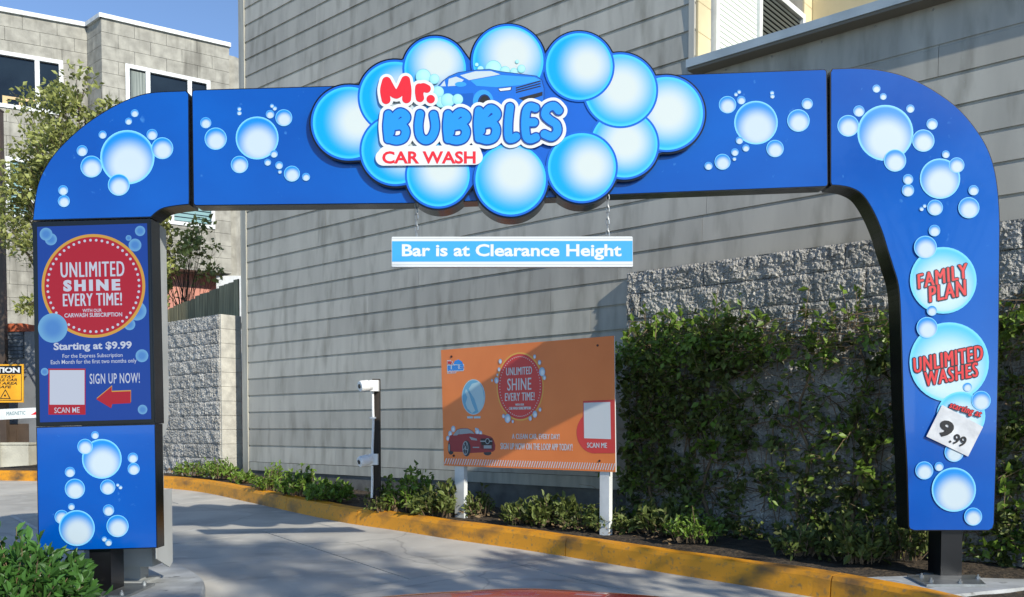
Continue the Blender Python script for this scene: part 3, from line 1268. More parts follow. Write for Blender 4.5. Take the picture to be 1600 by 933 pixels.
def atz(px, py, z):
    d = ray(px, py)
    return EYE + d * ((z - EYE.z) / d.z)


ir = catmull([tuple(atz(x, y, IZ))[:2] for x, y in irim], 5, True)
mb = MB()
cen = Vector((sum(p[0] for p in ir) / len(ir), sum(p[1] for p in ir) / len(ir), 0))
n = len(ir)
ringz = [(1.0, -0.35), (1.0, -0.035), (0.992, -0.01), (0.975, 0.0), (0.0, 0.0)]
for (s_, dz) in ringz[:-1]:
    for p in ir:
        mb.v.append((cen.x + (p[0] - cen.x) * s_, cen.y + (p[1] - cen.y) * s_, IZ + dz))
for k in range(3):
    for i in range(n):
        mb.f.append([k * n + i, (k + 1) * n + i, (k + 1) * n + (i + 1) % n, k * n + (i + 1) % n]); mb.m.append(0)
mb.f.append([3 * n + i for i in range(n)][::-1]); mb.m.append(0)
tag(mb.build('traffic_island', m_conc2), 'rounded raised concrete island under the left leg of the arch', None, None, 'structure')
PZ = 0.05
pq = [(1482, 930), (1600, 918), (1760, 902), (1560, 878), (1404, 889), (1343.5, 901)]
top = [atz(x, y, PZ) for x, y in pq]
mb = MB()
bot = [v - Vector((0, 0, 0.4)) for v in top]
lip = [v * 1.0 for v in top]
cc = sum(top, Vector()) / len(top)
top_in = [cc + (v - cc) * 0.985 for v in top]
mid = [v - Vector((0, 0, 0.018)) for v in top]
N_ = len(top)
mb.add(top_in, [tuple(range(N_))])
mb.add(top_in + mid, [(i, i + N_, (i + 1) % N_ + N_, (i + 1) % N_) for i in range(N_)])
mb.add(mid + bot, [(i, i + N_, (i + 1) % N_ + N_, (i + 1) % N_) for i in range(N_)])
pln = mb.build('concrete_plinth', m_conc2)
tag(pln, 'grey concrete plinth under the right leg of the arch', None, None, 'structure')
bm = bmesh.new(); bm.from_mesh(pln.data); bmesh.ops.recalc_face_normals(bm, faces=bm.faces); bm.to_mesh(pln.data); bm.free()

# ================================================================== ENTRANCE ARCH
YG = 5.70
gate = Plane((0, YG, 0), (0, -1, 0))
arch = empty('entrance_arch', (0, YG, gz(0, YG)), 'big blue car wash entrance arch with bubble graphics and white cloud logo', 'arch')


def deep(p, d):
    """the same point pushed d metres back along world Y (true depth of the cabinet)"""
    return Vector((p.x, p.y + d, p.z))


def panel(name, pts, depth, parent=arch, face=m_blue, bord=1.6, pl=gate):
    mb = MB()
    fr = [pl(x, y) for x, y in pts]
    # winding: make front face the camera (-y)
    a = sum(pts[i][0] * pts[(i + 1) % len(pts)][1] - pts[(i + 1) % len(pts)][0] * pts[i][1] for i in range(len(pts)))
    if a > 0:
        pts = pts[::-1]
        fr = fr[::-1]
    mb.prism(fr, [deep(p, depth) for p in fr])
    cab = mb.build(name, m_edge, parent)
    ins = inset(pts, bord)
    mb = MB()
    f2 = [pl(x, y, 0.003) for x, y in ins]
    n = len(f2)
    mb.add(f2, [tuple(range(n))])
    mb.add(f2 + [deep(p, 0.004) for p in f2], [(i, i + n, (i + 1) % n + n, (i + 1) % n) for i in range(n)])
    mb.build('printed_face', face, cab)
    return cab


def rcorner(pts, r=7, k=4):
    """round the corners of a px polygon"""
    out = []
    n = len(pts)
    for i in range(n):
        a, b, c = Vector(pts[i - 1]), Vector(pts[i]), Vector(pts[(i + 1) % n])
        da, dc = (a - b), (c - b)
        ra_, rc = min(r, da.length * 0.45), min(r, dc.length * 0.45)
        p0, p2 = b + da.normalized() * ra_, b + dc.normalized() * rc
        for j in range(k + 1):
            t = j / k
            q = p0 * (1 - t) ** 2 + b * 2 * t * (1 - t) + p2 * t * t
            out.append((q.x, q.y))
    return out


# left corner
arc = catmull([(284, 142), (231, 145.5), (185, 162), (135, 193), (96, 228), (73, 258), (58, 293), (51, 343)], 5)
inn = catmull([(236, 340), (251, 328), (270, 323), (296, 320)], 4)
lc_pts = [(291, 141.5), (295.5, 147)] + [(296.5, 312), (296, 320)][:1] + inn[::-1] + [(51, 345)] + arc[::-1]
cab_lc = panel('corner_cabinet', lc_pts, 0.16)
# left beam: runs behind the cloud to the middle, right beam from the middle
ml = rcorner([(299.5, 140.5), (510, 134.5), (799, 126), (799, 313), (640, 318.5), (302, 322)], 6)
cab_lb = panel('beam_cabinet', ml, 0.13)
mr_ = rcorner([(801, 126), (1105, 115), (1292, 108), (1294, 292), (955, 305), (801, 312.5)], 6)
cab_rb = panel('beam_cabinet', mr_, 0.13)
# right corner with leg
outer = catmull([(1300, 107.3), (1350, 106.6), (1393, 113), (1430, 125.5), (1466, 145.6), (1499, 171), (1528, 206), (1546.5, 240), (1557, 280), (1562, 335), (1562, 400), (1560, 560), (1557, 700), (1553.5, 818)], 5)
inner = catmull([(1419, 822), (1416, 721), (1411, 639), (1407, 510), (1403.5, 450), (1394, 415), (1386, 390), (1377, 361), (1364, 331), (1348, 306), (1331, 295), (1313, 291), (1299, 290)], 5)
rp = [(1297, 113)] + outer + [(1551, 826), (1545, 829.5), (1428, 829.5), (1421, 827)] + inner + [(1297, 285)]
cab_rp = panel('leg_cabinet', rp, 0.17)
# screen housing and lower panel of the left leg
scr = [(50.5, 347), (236, 342), (243, 661.5), (56.5, 666.5)]
cab_sc = panel('screen_housing', scr, 0.14, face=m_edge)
low = [(56.5, 667.2), (243, 662.2), (246, 856.5), (60, 862)]
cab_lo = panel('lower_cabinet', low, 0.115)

# posts and base plates
mb = MB()
l0 = P(139.5, 860, YG + 0.03); l1 = P(173, 860, YG + 0.03)
mb.box(l0.x, l1.x, YG + 0.03, YG + 0.22, IZ + 0.015, l0.z + 0.05)
mb.build('post', m_black, arch)
mb = MB()
bpz = IZ + 0.001
pp = [(95, 936), (222, 931), (231, 921), (200, 918), (110, 921)]
bx0, bx1 = l0.x - 0.12, l1.x + 0.16
mb.box(bx0, bx1, YG - 0.12, YG + 0.34, bpz, bpz + 0.016)
mb.build('base_plate', m_steel, arch)
for bx, by in ((bx0 + 0.05, YG - 0.07), (bx1 - 0.05, YG - 0.07), (bx1 - 0.05, YG + 0.28), (bx0 + 0.05, YG + 0.28)):
    b = MB()
    b.tube([(bx, by, bpz + 0.016), (bx, by, bpz + 0.032)], 0.016, 6)
    b.tube([(bx, by, bpz + 0.030), (bx, by, bpz + 0.044)], 0.007, 6)
    b.build('anchor_bolt', m_steel, arch)
r0 = P(1471, 832, YG + 0.04); r1 = P(1504, 832, YG + 0.04)
mb = MB()
mb.box(r0.x, r1.x, YG + 0.04, YG + 0.22, PZ + 0.018, r0.z + 0.06)
mb.build('post', m_black, arch)
q = [(1448, 913), (1541, 913), (1524, 898), (1417, 898)]
mb = MB()
ft = [atz(x, y, PZ + 0.018) for x, y in q]
mb.prism(ft, [v - Vector((0, 0, 0.0165)) for v in ft])
mb.build('base_plate', m_steel, arch)
for (x, y) in ((1440, 902), (1455, 909), (1528, 904), (1500, 911)):
    p = atz(x, y, PZ + 0.018)
    b = MB()
    b.tube([p, p + Vector((0, 0, 0.014))], 0.014, 6)
    b.tube([p + Vector((0, 0, 0.012)), p + Vector((0, 0, 0.026))], 0.006, 6)
    b.build('anchor_bolt', m_steel, arch)


# ---- bubbles printed on the panels
def bubbles(lst, parent, pl=gate, base=0.003, m=b_print):
    for i, (x, y, r) in enumerate(lst):
        mb = MB()
        disc(mb, pl, x, y, r, None, base + 0.0006 + i * 0.00035, 40 if r > 10 else 22)
        mb.build('printed_bubble', m, parent)


bubbles([(199.4, 246, 42.4), (254, 232, 17), (238, 210.6, 8.5), (211, 177.4, 6), (201.4, 190, 5.4), (161, 211, 6.2), (129, 236, 8.5), (143.5, 260.8, 17),
         (186.3, 289.3, 17), (99.5, 297.8, 7.7), (100.7, 314.8, 9.3)], cab_lc)


def z5(l):
    return [(300 + x / 5.49, 130 + y / 5.49, r / 5.49) for x, y, r in l]


bubbles(z5([(560, 472, 184), (205, 478, 95), (120, 342, 47), (408, 223, 17), (408, 258, 20), (410, 700, 74), (688, 197, 17), (712, 219, 19), (672, 270, 36), (790, 300, 72),
            (706, 610, 32), (652, 682, 29), (750, 708, 33), (757, 763, 17), (860, 780, 68), (981, 808, 34)]), cab_lb)
bubbles([(1181, 192, 34), (1136.5, 164, 13.5), (1158, 157, 6.5), (1149.6, 148, 3), (1154.7, 144, 3), (1206, 145.6, 3.2), (1206.5, 151, 3.5), (1260.8, 162.7, 8.7),
         (1247, 189, 17.5), (1210.5, 232.7, 13.5), (1155, 220, 5.8), (1165, 232, 5.5), (1147.8, 238.5, 5.8), (1128.5, 253.5, 12.4), (1147, 249, 3), (1106.6, 260, 6.2)], cab_rb)
bubbles([(1383, 208, 43.7), (1325, 197, 16.8), (1341.7, 174, 8.7), (1369, 139, 6.2), (1379.6, 151.4, 5.2), (1421.8, 170.4, 6.4), (1455.7, 194.4, 8.7), (1442, 220.3, 17.4),
         (1397.8, 251.3, 17.4), (1468, 279.7, 31.5), (1494, 258.6, 12), (1477, 241.8, 6), (1418, 280.8, 8), (1417.8, 298, 9.6), (1460, 325, 12.3), (1443.7, 322.3, 2.9),
         (1439, 327, 3.4), (1520, 298, 8), (1512.6, 325.3, 16.5), (1459, 361, 9), (1489.6, 706.6, 15), (1443, 735, 14), (1466, 729, 7), (1489, 765, 34.5), (1519, 807, 14)], cab_rp)
bubbles([(1472.5, 438.6, 52), (1481.8, 566, 62), (1500, 650, 38)], cab_rp, m=b_green, base=0.011)
bubbles([(1444.4, 387, 17.8), (1454.5, 486, 8), (1447, 512.4, 16.5), (1510, 605, 7), (1531, 626, 15)], cab_rp, base=0.0135)
bubbles([(159.5, 717, 31), (133.4, 697.8, 12), (149, 680, 6), (208, 715.4, 8), (209.4, 732.6, 9.4), (110, 737.6, 8), (117.7, 763.7, 15.7), (169, 761, 11.8), (184.6, 757.7, 2.5),
         (189, 761.5, 3), (112.4, 791.6, 5.3), (97.3, 807.7, 11), (121, 825, 28), (170.5, 797, 8.8), (184.6, 821.8, 17.3), (164, 842, 4), (170.5, 847.5, 5.4)], cab_lo)

# words on the right leg
mb = MB()


def outlined(body, box, rot, lf, off=0.012, shear=0.25):
    mb = MB()
    w_ = 0.022 * (box[3] - box[1]) / 0.7
    for k_, (dx, dy) in enumerate(((-2.6, -1.6), (-2.6, 1.6), (2.6, -1.6), (2.6, 1.6), (0, -2.6), (0, 2.6), (-3, 0), (3, 0))):
        text(mb, gate, body, (box[0] + dx * w_, box[1] + dy * w_, box[2] + dx * w_, box[3] + dy * w_), lf + k_ * 0.00012, 1, 0.0, shear, rot, 1.14)
    for k_, dx in enumerate((-1.1, 0.0, 1.1)):
        text(mb, gate, body, (box[0] + dx * w_, box[1], box[2] + dx * w_, box[3]), lf + 0.0012 + k_ * 0.00015, 0, 0.0, shear, rot, 1.14)
    mb.build('lettering', [mat('word_red', (206, 40, 44), 0.4), m_pblack], cab_rp)


outlined('FAMILY', (1430, 421, 1512, 443), -13, 0.0155)
outlined('PLAN', (1448, 443, 1509, 467), -11, 0.0155)
outlined('UNLIMITED', (1425, 550, 1534, 573), -11, 0.0155)
outlined('WASHES', (1444, 574, 1527, 596), -11, 0.0155)
sk = [(1469.5, 632.8), (1534, 667), (1510.7, 713.3), (1445, 682)]
stf = [gate(x, y, 0.016) for x, y in sk]
stf[0] = gate(*sk[0], 0.021); stf[3] = gate(*sk[3], 0.022)
mb.prism(stf[::-1], [v + Vector((0, 0.0012, 0)) for v in stf][::-1])
stk = mb.build('price_sticker', mat('sticker_paper', (206, 210, 212), 0.35, c2=(184, 188, 192), scale=9, bump=0.4, bscale=20, bdist=0.01), arch)
mb = MB()
text(mb, gate, '9', (1464, 657, 1487, 684), 0.0235, 0, 0.045, 0, 18)
mb.build('lettering', m_pblack, stk)
mb = MB()
text(mb, gate, '.99', (1482, 679, 1507, 696), 0.0235, 0, 0.02, 0, 20)
mb.build('lettering', m_pblack, stk)
outlined('starting at', (1480, 635, 1531, 648), 17, 0.0225, 0.02, 0.2)

# ---- the cloud logo
YC_ = YG - 0.04
cg = Plane((0, YC_, 0), (0, -1, 0))
CB_ = [(545, 192, 62), (617, 152, 61), (618, 235, 59), (680, 108, 54), (685, 274, 55), (1041, 178, 63), (975, 226, 58), (969, 142, 62), (905, 105, 58), (909, 262, 59), (794, 97, 61), (798, 281, 61)]
ccx, ccy = 797, 190
out = []
NT = 720
for i in range(NT):
    t = 2 * math.pi * i / NT
    dx_, dy_ = math.cos(t), math.sin(t)
    best = 0
    for (x, y, r) in CB_ + [(797, 190, 90), (690, 190, 70), (900, 190, 70)]:
        ex, ey = x - ccx, y - ccy
        b = ex * dx_ + ey * dy_
        c = ex * ex + ey * ey - r * r
        D = b * b - c
        if D > 0:
            best = max(best, b + math.sqrt(D))
    out.append((ccx + dx_ * best, ccy + dy_ * best))
mb = MB()
fr = [cg(x, y) for x, y in out]
mb.prism(fr[::-1], [deep(p, 0.16) for p in fr][::-1])
cloud = mb.build('cloud_logo', m_edge, arch)
mb = MB()
fr = [cg(x, y, 0.002) for x, y in inset(out, 2.6)]
mb.add(fr, [tuple(range(len(fr)))[::-1]])
mb.build('printed_face', m_blue2, cloud)
lf = 0.003
m_ring = mat('logo_outline_blue', (18, 96, 196), 0.25)
for i, (x, y, r) in enumerate(CB_):
    mb = MB()
    disc(mb, cg, x, y, r - 2.8, None, lf, 64)
    mb.build('bubble_outline', m_ring, cloud)
    lf += 0.0004
    mb = MB()
    disc(mb, cg, x, y, r - 6.0, None, lf, 64)
    mb.build('printed_bubble', b_cloud2 if i in (5, 7, 6) else b_cloud3 if i in (3, 10, 11, 4) else b_cloud, cloud)
    lf += 0.0004
lf += 0.001
# car drawn on the cloud
for i, (x, y, r) in enumerate([(771, 108.5, 13), (789, 112.7, 8), (751, 109.5, 5), (745, 102.5, 3), (803, 113.7, 6), (814.7, 109, 6.4), (808, 98, 3), (661.7, 121, 12), (679, 125, 8)]):
    foam = MB()
    disc(foam, cg, x, y, r, None, lf + i * 0.0003, 24)
    foam.build('foam_bubble', b_foam, cloud)
lf += 0.0032
carm = [mat('car_blue', (24, 104, 200), 0.3), mat('car_line', (10, 40, 96), 0.35), mat('car_glass', (186, 200, 204), 0.3), mat('car_light_blue', (52, 148, 226), 0.3), m_pblack, m_pwhite, mat('car_mid_blue', (16, 86, 176), 0.3)]
cm = MB()
body = [(684, 138), (692, 129), (702, 121.5), (716, 115.5), (744, 111.5), (765, 110.5), (782, 114), (815, 118), (838, 121), (846, 127), (849.5, 140), (849, 159), (835, 166), (790, 172), (740, 172), (700, 166), (686, 156)]
poly(cm, cg, inset(body, -1.0), lf, 1)
poly(cm, cg, body, lf + 0.0004, 0)
poly(cm, cg, [(686, 150), (740, 147), (740, 172), (700, 166), (687, 156)], lf + 0.0007, 6)
poly(cm, cg, [(688, 136.5), (695, 127.5), (697, 136.5)], lf + 0.0008, 2)
poly(cm, cg, [(700, 136.5), (701.5, 125), (713, 121.5), (725, 126.5), (716, 135.5)], lf + 0.0008, 2)
poly(cm, cg, [(719, 119.5), (743, 113.2), (767, 112.7), (782, 118), (733, 127)], lf + 0.0008, 2)
poly(cm, cg, [(735, 127.5), (783, 119), (835, 122.5), (845, 127), (812, 135), (775, 138), (745, 136)], lf + 0.0008, 3)
disc(cm, cg, 720, 133.5, 9, 4, lf + 0.0012, 18, 3)
poly(cm, cg, [(777.8, 140), (800, 137.2), (799, 143), (781, 145)], lf + 0.0011, 1)
poly(cm, cg, [(779, 140.6), (798.5, 138.2), (797.6, 142.2), (782, 144)], lf + 0.0014, 5)
for k in range(3):
    poly(cm, cg, [(806, 138.5 + 3.4 * k), (844, 127.5 + 4 * k), (845, 129 + 4 * k), (806, 140.4 + 3.4 * k)], lf + 0.0011, 4)
poly(cm, cg, [(810, 155), (847.6, 145), (847.4, 151), (820, 160)], lf + 0.0011, 4)
disc(cm, cg, 755, 160, 16, 18, lf + 0.0010, 30, 3)
disc(cm, cg, 757, 163, 10.5, 14, lf + 0.0013, 30, 1)
disc(cm, cg, 757.5, 163, 8, 12, lf + 0.0016, 30, 4)
cm.build('car_print', carm, cloud)
lf += 0.0022
for i, (x, y, r) in enumerate([(684.7, 145.6, 9.5), (690, 161, 9), (700, 158.5, 11), (715.5, 157, 8.5)]):
    foam = MB()
    disc(foam, cg, x, y, r, None, lf + i * 0.0004, 26)
    foam.build('foam_bubble', b_foam, cloud)
lf += 0.0022


def sm(p, n=5):
    return catmull(p, n)


def letter(ch, x0, y0, x1, y1):
    S = {
        'B': [[(.13, .90), (.08, .5), (.13, .07)], [(.30, .70), (.62, .96), (.90, .86), (.86, .70), (.35, .50)], [(.35, .50), (.72, .52), (.90, .34), (.80, .10), (.50, .02), (.20, .07)], [(.22, .30), (.26, .62)]],
        'U': [[(.16, .95), (.08, .55), (.16, .18), (.45, .03), (.76, .16), (.92, .5), (.84, .92)]],
        'L': [[(.30, .97), (.14, .5), (.18, .08), (.55, .04), (.90, .10)]],
        'E': [[(.88, .94), (.5, .98), (.22, .86), (.12, .5), (.20, .12), (.5, .02), (.92, .08)], [(.15, .52), (.78, .52)]],
        'S': [[(.95, .84), (.66, .98), (.26, .90), (.14, .70), (.42, .54), (.80, .40), (.86, .18), (.55, .02), (.10, .10)]],
        'M': [[(.08, .04), (.02, .5), (.10, .93)], [(.10, .93), (.34, .42), (.50, .30)], [(.50, .30), (.66, .44), (.88, .98)], [(.88, .98), (.94, .5), (.92, .08)]],
        'r': [[(.12, .9), (.1, .5), (.2, .04)], [(.16, .55), (.5, .92), (.95, .80)]],
    }[ch]
    return [[(x0 + u * (x1 - x0), y1 - v * (y1 - y0)) for u, v in s] for s in S]


blue_words = [('B', 603, 176, 638, 222.5), ('U', 652, 178, 683, 222.5), ('B', 696, 176, 732, 222.5), ('B', 744, 170, 779, 222), ('L', 792, 168, 808, 221), ('E', 818, 168, 839, 221), ('S', 848, 167, 874, 217)]
red_words = [('M', 601, 127, 639, 159), ('r', 654, 137, 668, 156)]
halo = MB()
strk = []
for ch, x0, y0, x1, y1 in blue_words:
    strk += [(sm(q, 4), 13.6) for q in letter(ch, x0, y0, x1, y1)]
for ch, x0, y0, x1, y1 in red_words:
    strk += [(sm(q, 4), 11.5) for q in letter(ch, x0, y0, x1, y1)]
strk.append(([(600, 248), (742, 246.5)], 12.5))
strk.append(([(604, 243), (740, 241)], 12.5))
strk.append(([(640, 195), (740, 195)], 14))
union_strokes(halo, cg, strk, lf, 0, [(673.5, 157, 11.0)])
halo.build('lettering_halo', m_pwhite, cloud)
for i, (ch, x0, y0, x1, y1) in enumerate(blue_words):
    ol = MB(); fc = MB()
    L_ = [sm(q, 5) for q in letter(ch, x0, y0, x1, y1)]
    union_strokes(ol, cg, [(q, 8.4) for q in L_], lf + 0.0008 + i * 0.0009)
    union_strokes(fc, cg, [(q, 6.2) for q in L_], lf + 0.0012 + i * 0.0009)
    ol.build('letter_outline', m_navy, cloud)
    fc.build('letter', m_lblue, cloud)
for ch, x0, y0, x1, y1 in red_words:
    rd = MB()
    union_strokes(rd, cg, [(sm(q, 5), 7.0 if ch == 'M' else 6.4) for q in letter(ch, x0, y0, x1, y1)], lf + 0.0012)
    rd.build('letter', m_red, cloud)
rd = MB()
disc(rd, cg, 673.5, 157, 6.6, None, lf + 0.0012, 24)
rd.build('letter', m_red, cloud)
rd = MB()
text(rd, cg, 'CAR WASH', (598, 238, 743.5, 257.5), lf + 0.0012, 0, 0.03)
rd.build('lettering', m_red, cloud)

# ---- screen content
sp = Plane((0, YG - 0.006, 0), (0, -1, 0))
mb = MB()
q = [(58, 354.5), (229.5, 349), (236, 655), (62.5, 660)]
f = [sp(x, y) for x, y in q]
mb.prism(f, [deep(p, 0.0035) for p in f])
screen = mb.build('display_screen', m_sblue, arch)
for i, (x, y, r) in enumerate([(82.6 - 3, 374, 9.4), (72, 366, 10), (211, 383, 10), (201, 372, 4.5), (219, 361, 8), (214, 486, 15), (202.6, 507, 9), (222, 556, 10), (70, 581, 6), (223, 640, 7.5)]):
    sb = MB()
    disc(sb, sp, x, y, r, None, 0.0005 + i * 0.0002, 28)
    sb.build('printed_bubble', b_screen, screen)
bd = MB()
disc(bd, sp, 146.3, 447, 81, None, 0.003, 72, 1)
disc(bd, sp, 146.3, 447, 76.5, None, 0.0036, 72, 0)
for i in range(50):
    t = 2 * math.pi * i / 50
    disc(bd, sp, 146.3 + 71.5 * math.cos(t), 447 + 71.5 * math.sin(t), 2.1, None, 0.0042, 12, 2)
poly(bd, sp, [(76, 576), (134, 576), (134, 648), (76, 648)], 0.003, 0)
poly(bd, sp, [(78, 578.4), (132.5, 578.4), (132.5, 632.4), (78, 632.4)], 0.0036, 2)
ar = [(150.8, 624), (174.9, 604), (174.9, 612.5), (204.5, 611.4), (204.5, 630), (175.6, 631.5), (174, 638)]
poly(bd, sp, [(x + 0.5, y - 1.8) for x, y in ar], 0.003, 1)
poly(bd, sp, ar, 0.0036, 0)
bd.build('badge_print', [m_sred, m_syel, m_swhite], screen)
sb = MB()
disc(sb, sp, 83, 512.7, 23, None, 0.0044, 40)
sb.build('printed_bubble', b_screen, screen)
tx = MB()
for body, box, off, spc in [('UNLIMITED', (95.7, 409.5, 194.4, 433), 0.018, 1.16), ('SHINE', (100, 437, 188, 455), 0.05, 1.4), ('EVERY TIME!', (99.4, 458.3, 190.6, 478.2), 0.018, 1.12),
                           ('WITH OUR', (129.5, 482.7, 159.5, 487.8), 0.02, 1), ('CARWASH SUBSCRIPTION', (101.3, 489, 191.4, 495.5), 0.02, 1), ('Starting at $9.99', (84.4, 534.5, 206.4, 549.5), 0.03, 1),
                           ('For the Express Subscription', (98.3, 552.5, 192, 560.6), 0.005, 1), ('Each Month for the first two months only', (80, 561.5, 214, 570), 0.005, 1),
                           ('SIGN UP NOW!', (140.7, 583.3, 218.8, 599.4), 0.01, 1.1), ('SCAN ME', (85.5, 636.6, 125, 645.2), 0.005, 1)]:
    tx = MB()
    for k_, dx in enumerate((-0.6, 0.0, 0.6) if off > 0.015 and off != 0.03 and off != 0.02 else (0.0,)):
        text(tx, sp, body, (box[0] + dx, box[1], box[2] + dx, box[3]), 0.0052 + k_ * 0.0002, 0, 0.0 if off == 0.018 else off, 0, -1.2, spc)
    tx.build('lettering', m_swhite, screen)

# ================================================================== PAYMENT TERMINAL behind the left leg
term = empty('payment_terminal', (-2.55, 6.25, IZ), 'grey metal terminal cabinet on the island hidden behind the screen leg', 'terminal')
mb = MB()
tx0, tx1 = P(185, 700, 6.1).x, P(240, 700, 6.1).x
mb.box(tx0 - 0.25, tx1 - 0.02, 6.10, 6.32, IZ + 0.12, 1.9)
mb.build('cabinet', m_alu, term)
mb = MB()
sx = P(250, 600, 5.88).x
top_z, bot_z = P(250, 347, 5.88).z, P(252, 684, 5.9).z
prf = [(5.86, bot_z + 0.05), (5.86, top_z), (6.02, top_z - 0.02), (6.03, bot_z + 0.30), (6.015, bot_z + 0.12), (5.96, bot_z + 0.02), (5.90, bot_z)]
mb.prism([Vector((sx, y, z)) for y, z in prf], [Vector((sx - 0.03, y, z)) for y, z in prf])
mb.build('side_panel', m_alu, term)
mb = MB()
sx2 = P(247, 870, 6.0).x
prf = [(5.98, 0.6), (6.26, 0.6), (6.26, P(247, 880, 6.2).z), (6.2, P(247, 886, 6.2).z), (5.98, P(247, 871, 6.05).z)]
mb.prism([Vector((sx2, y, z)) for y, z in prf], [Vector((sx2 - 0.012, y, z)) for y, z in prf])
mb.build('lower_side_panel', m_alu, term)
mb = MB()
mb.box(tx0 - 0.16, tx1 - 0.12, 6.14, 6.28, IZ + 0.02, IZ + 0.12)
mb.box(tx0 - 0.2, tx1 - 0.06, 6.06, 6.34, IZ + 0.001, IZ + 0.02)
mb.build('foot', m_alu, term)

# ================================================================== CLEARANCE BAR
YB_ = YG - 0.02
bp_ = Plane((0, YB_, 0), (0, -1, 0))
bar = empty('clearance_bar', tuple(P(800, 395, YB_ + 0.02)), 'light blue and white hanging clearance bar on two chains below the arch', 'sign')
mb = MB()
q = rcorner([(612, 370), (988.5, 369.5), (989, 417), (612, 417)], 2, 2)
f = [bp_(x, y) for x, y in q]
mb.prism(f[::-1], [deep(p, 0.045) for p in f][::-1])
brd = mb.build('panel', m_pwhite, bar)
mb = MB()
poly(mb, bp_, [(612.6, 377), (988.2, 376.5), (988.4, 408.5), (612.6, 409)], 0.001)
mb.build('blue_band', m_barblue, bar)
mb = MB()
for y in (372.2, 413.2):
    poly(mb, bp_, [(612.4, y), (988.4, y - 0.4), (988.4, y + 0.5), (612.4, y + 0.9)], 0.001)
mb.build('bead_line', mat('bead_shadow', (188, 192, 192), 0.5), bar)
full = 'Bar is at Clearance Height'
fv = text2d(full, 0.027)[0]
fx0, fx1 = min(v[0] for v in fv), max(v[0] for v in fv)
fy0, fy1 = min(v[1] for v in fv), max(v[1] for v in fv)
done = ''
for wd in full.split(' '):
    done += wd
    wv = text2d(wd, 0.027)[0]
    e1 = max(v[0] for v in text2d(done, 0.027)[0])
    e0 = e1 - (max(v[0] for v in wv) - min(v[0] for v in wv))
    X = lambda v: 628 + (v - fx0) / (fx1 - fx0) * 343
    Yt = lambda v: 406.5 - (v - fy0) / (fy1 - fy0) * 25
    mb = MB()
    text(mb, bp_, wd, (X(e0), Yt(max(v[1] for v in wv)), X(e1), Yt(min(v[1] for v in wv))), 0.002, 0, 0.027)
    mb.build('lettering', m_pwhite, bar)
    done += ' '


def chain(px, ya, yb):
    mb = MB()
    p0, p1 = P(px, ya, YB_ + 0.02), P(px, yb, YB_ + 0.02)
    n = max(3, int((p0.z - p1.z) / 0.034))
    for i in range(n):
        c = p0.lerp(p1, (i + 0.5) / n)
        h = (p0.z - p1.z) / n
        pts = []
        for k in range(13):
            t = 2 * math.pi * k / 12
            w = 0.010 * math.cos(t)
            zz = (h * 0.66) * math.sin(t)
            pts.append(c + (Vector((w, 0, zz)) if i % 2 == 0 else Vector((w * 0.3, w, zz))))
        mb.tube(pts, 0.0032, 5, 0, False)
    return mb.build('chain', m_steel, bar)


chain(651, 316, 371)
chain(949.5, 304, 370.5)

# ================================================================== ORANGE BOARD
pr = P(961, 671, 7.5); pl_ = P(691, 671, 8.8)
bu = (pr - pl_); bu.z = 0; bu.normalize()
bn = Vector((bu.y, -bu.x, 0))
ob = Plane(pr, bn)
board = empty('information_board', tuple((soil(943, 836) + soil(717, 810)) / 2), 'orange advertising board on two white posts in the planting bed', 'board')


def sv(xz, yz):
    return 670 + xz / 2.745, 510 + yz / 2.745


TLx, TLy, TRx, TRy, BRx, BRy, BLx, BLy = 689, 547, 959.6, 524.6, 962, 737.7, 693.7, 727.5


def top_y(x):
    return TLy + (x - TLx) / (TRx - TLx) * (TRy - TLy)


def bot_y(x):
    return BLy + (x - BLx) / (BRx - BLx) * (BRy - BLy)


def bfn(yref_x=None):
    """map zoom px so that rows follow the board's own perspective"""
    def fn(xz, yz, lf=0.0):
        x, _ = sv(xz, 0)
        xr, y = sv(yref_x, yz)
        v = (y - top_y(xr)) / (bot_y(xr) - top_y(xr))
        return ob(x, top_y(x) + v * (bot_y(x) - top_y(x)), lf)
    return fn


def bpl(x, y, lf=0.0):
    return ob(*sv(x, y), lf)


mb = MB()
f = [ob(x, y) for x, y in ((TLx, TLy), (TRx, TRy), (BRx, BRy), (BLx, BLy))]
mb.prism(f[::-1], [p - bn * 0.012 for p in f][::-1], 0, 1, 1)
pan = mb.build('panel', [m_orange, m_pwhite], board)
for (x0, x1, yt, yb) in ((709, 724.6, 700, 812), (936, 952, 700, 838)):
    mb = MB()
    p0, p1 = ob(x0, yt, -0.013), ob(x1, yt, -0.013)
    w = (p1 - p0).length
    s_ = G((x0 + x1) / 2, yb - 2, KH)
    Mx = Matrix.Translation((p0.x, p0.y, 0)) @ Matrix.Rotation(math.atan2(bu.y, bu.x), 4, 'Z')
    mb.box(0, w * 0.92, 0.0, 0.05, gz(p0.x, p0.y) + 0.05, p0.z + 0.5, M=Mx)
    mb.build('post', m_white, board)
for (x, y) in ((98, 130), (725, 82), (108, 555), (733, 577)):
    mb = MB()
    disc(mb, bpl, x, y, 5, 5, 0.004, 12)
    mb.build('screw', mat('rusty_screw', (70, 30, 22), 0.6), pan)
pr_ = MB()
PM = [m_bred, m_byel, m_pwhite, m_mapb, m_mapl, m_pblack, mat('car_red', (150, 34, 44), 0.4), mat('car_dark_red', (104, 24, 34), 0.4), mat('car_grey', (150, 162, 168), 0.4), mat('tyre_grey', (52, 56, 62), 0.5), m_lblue, m_red]
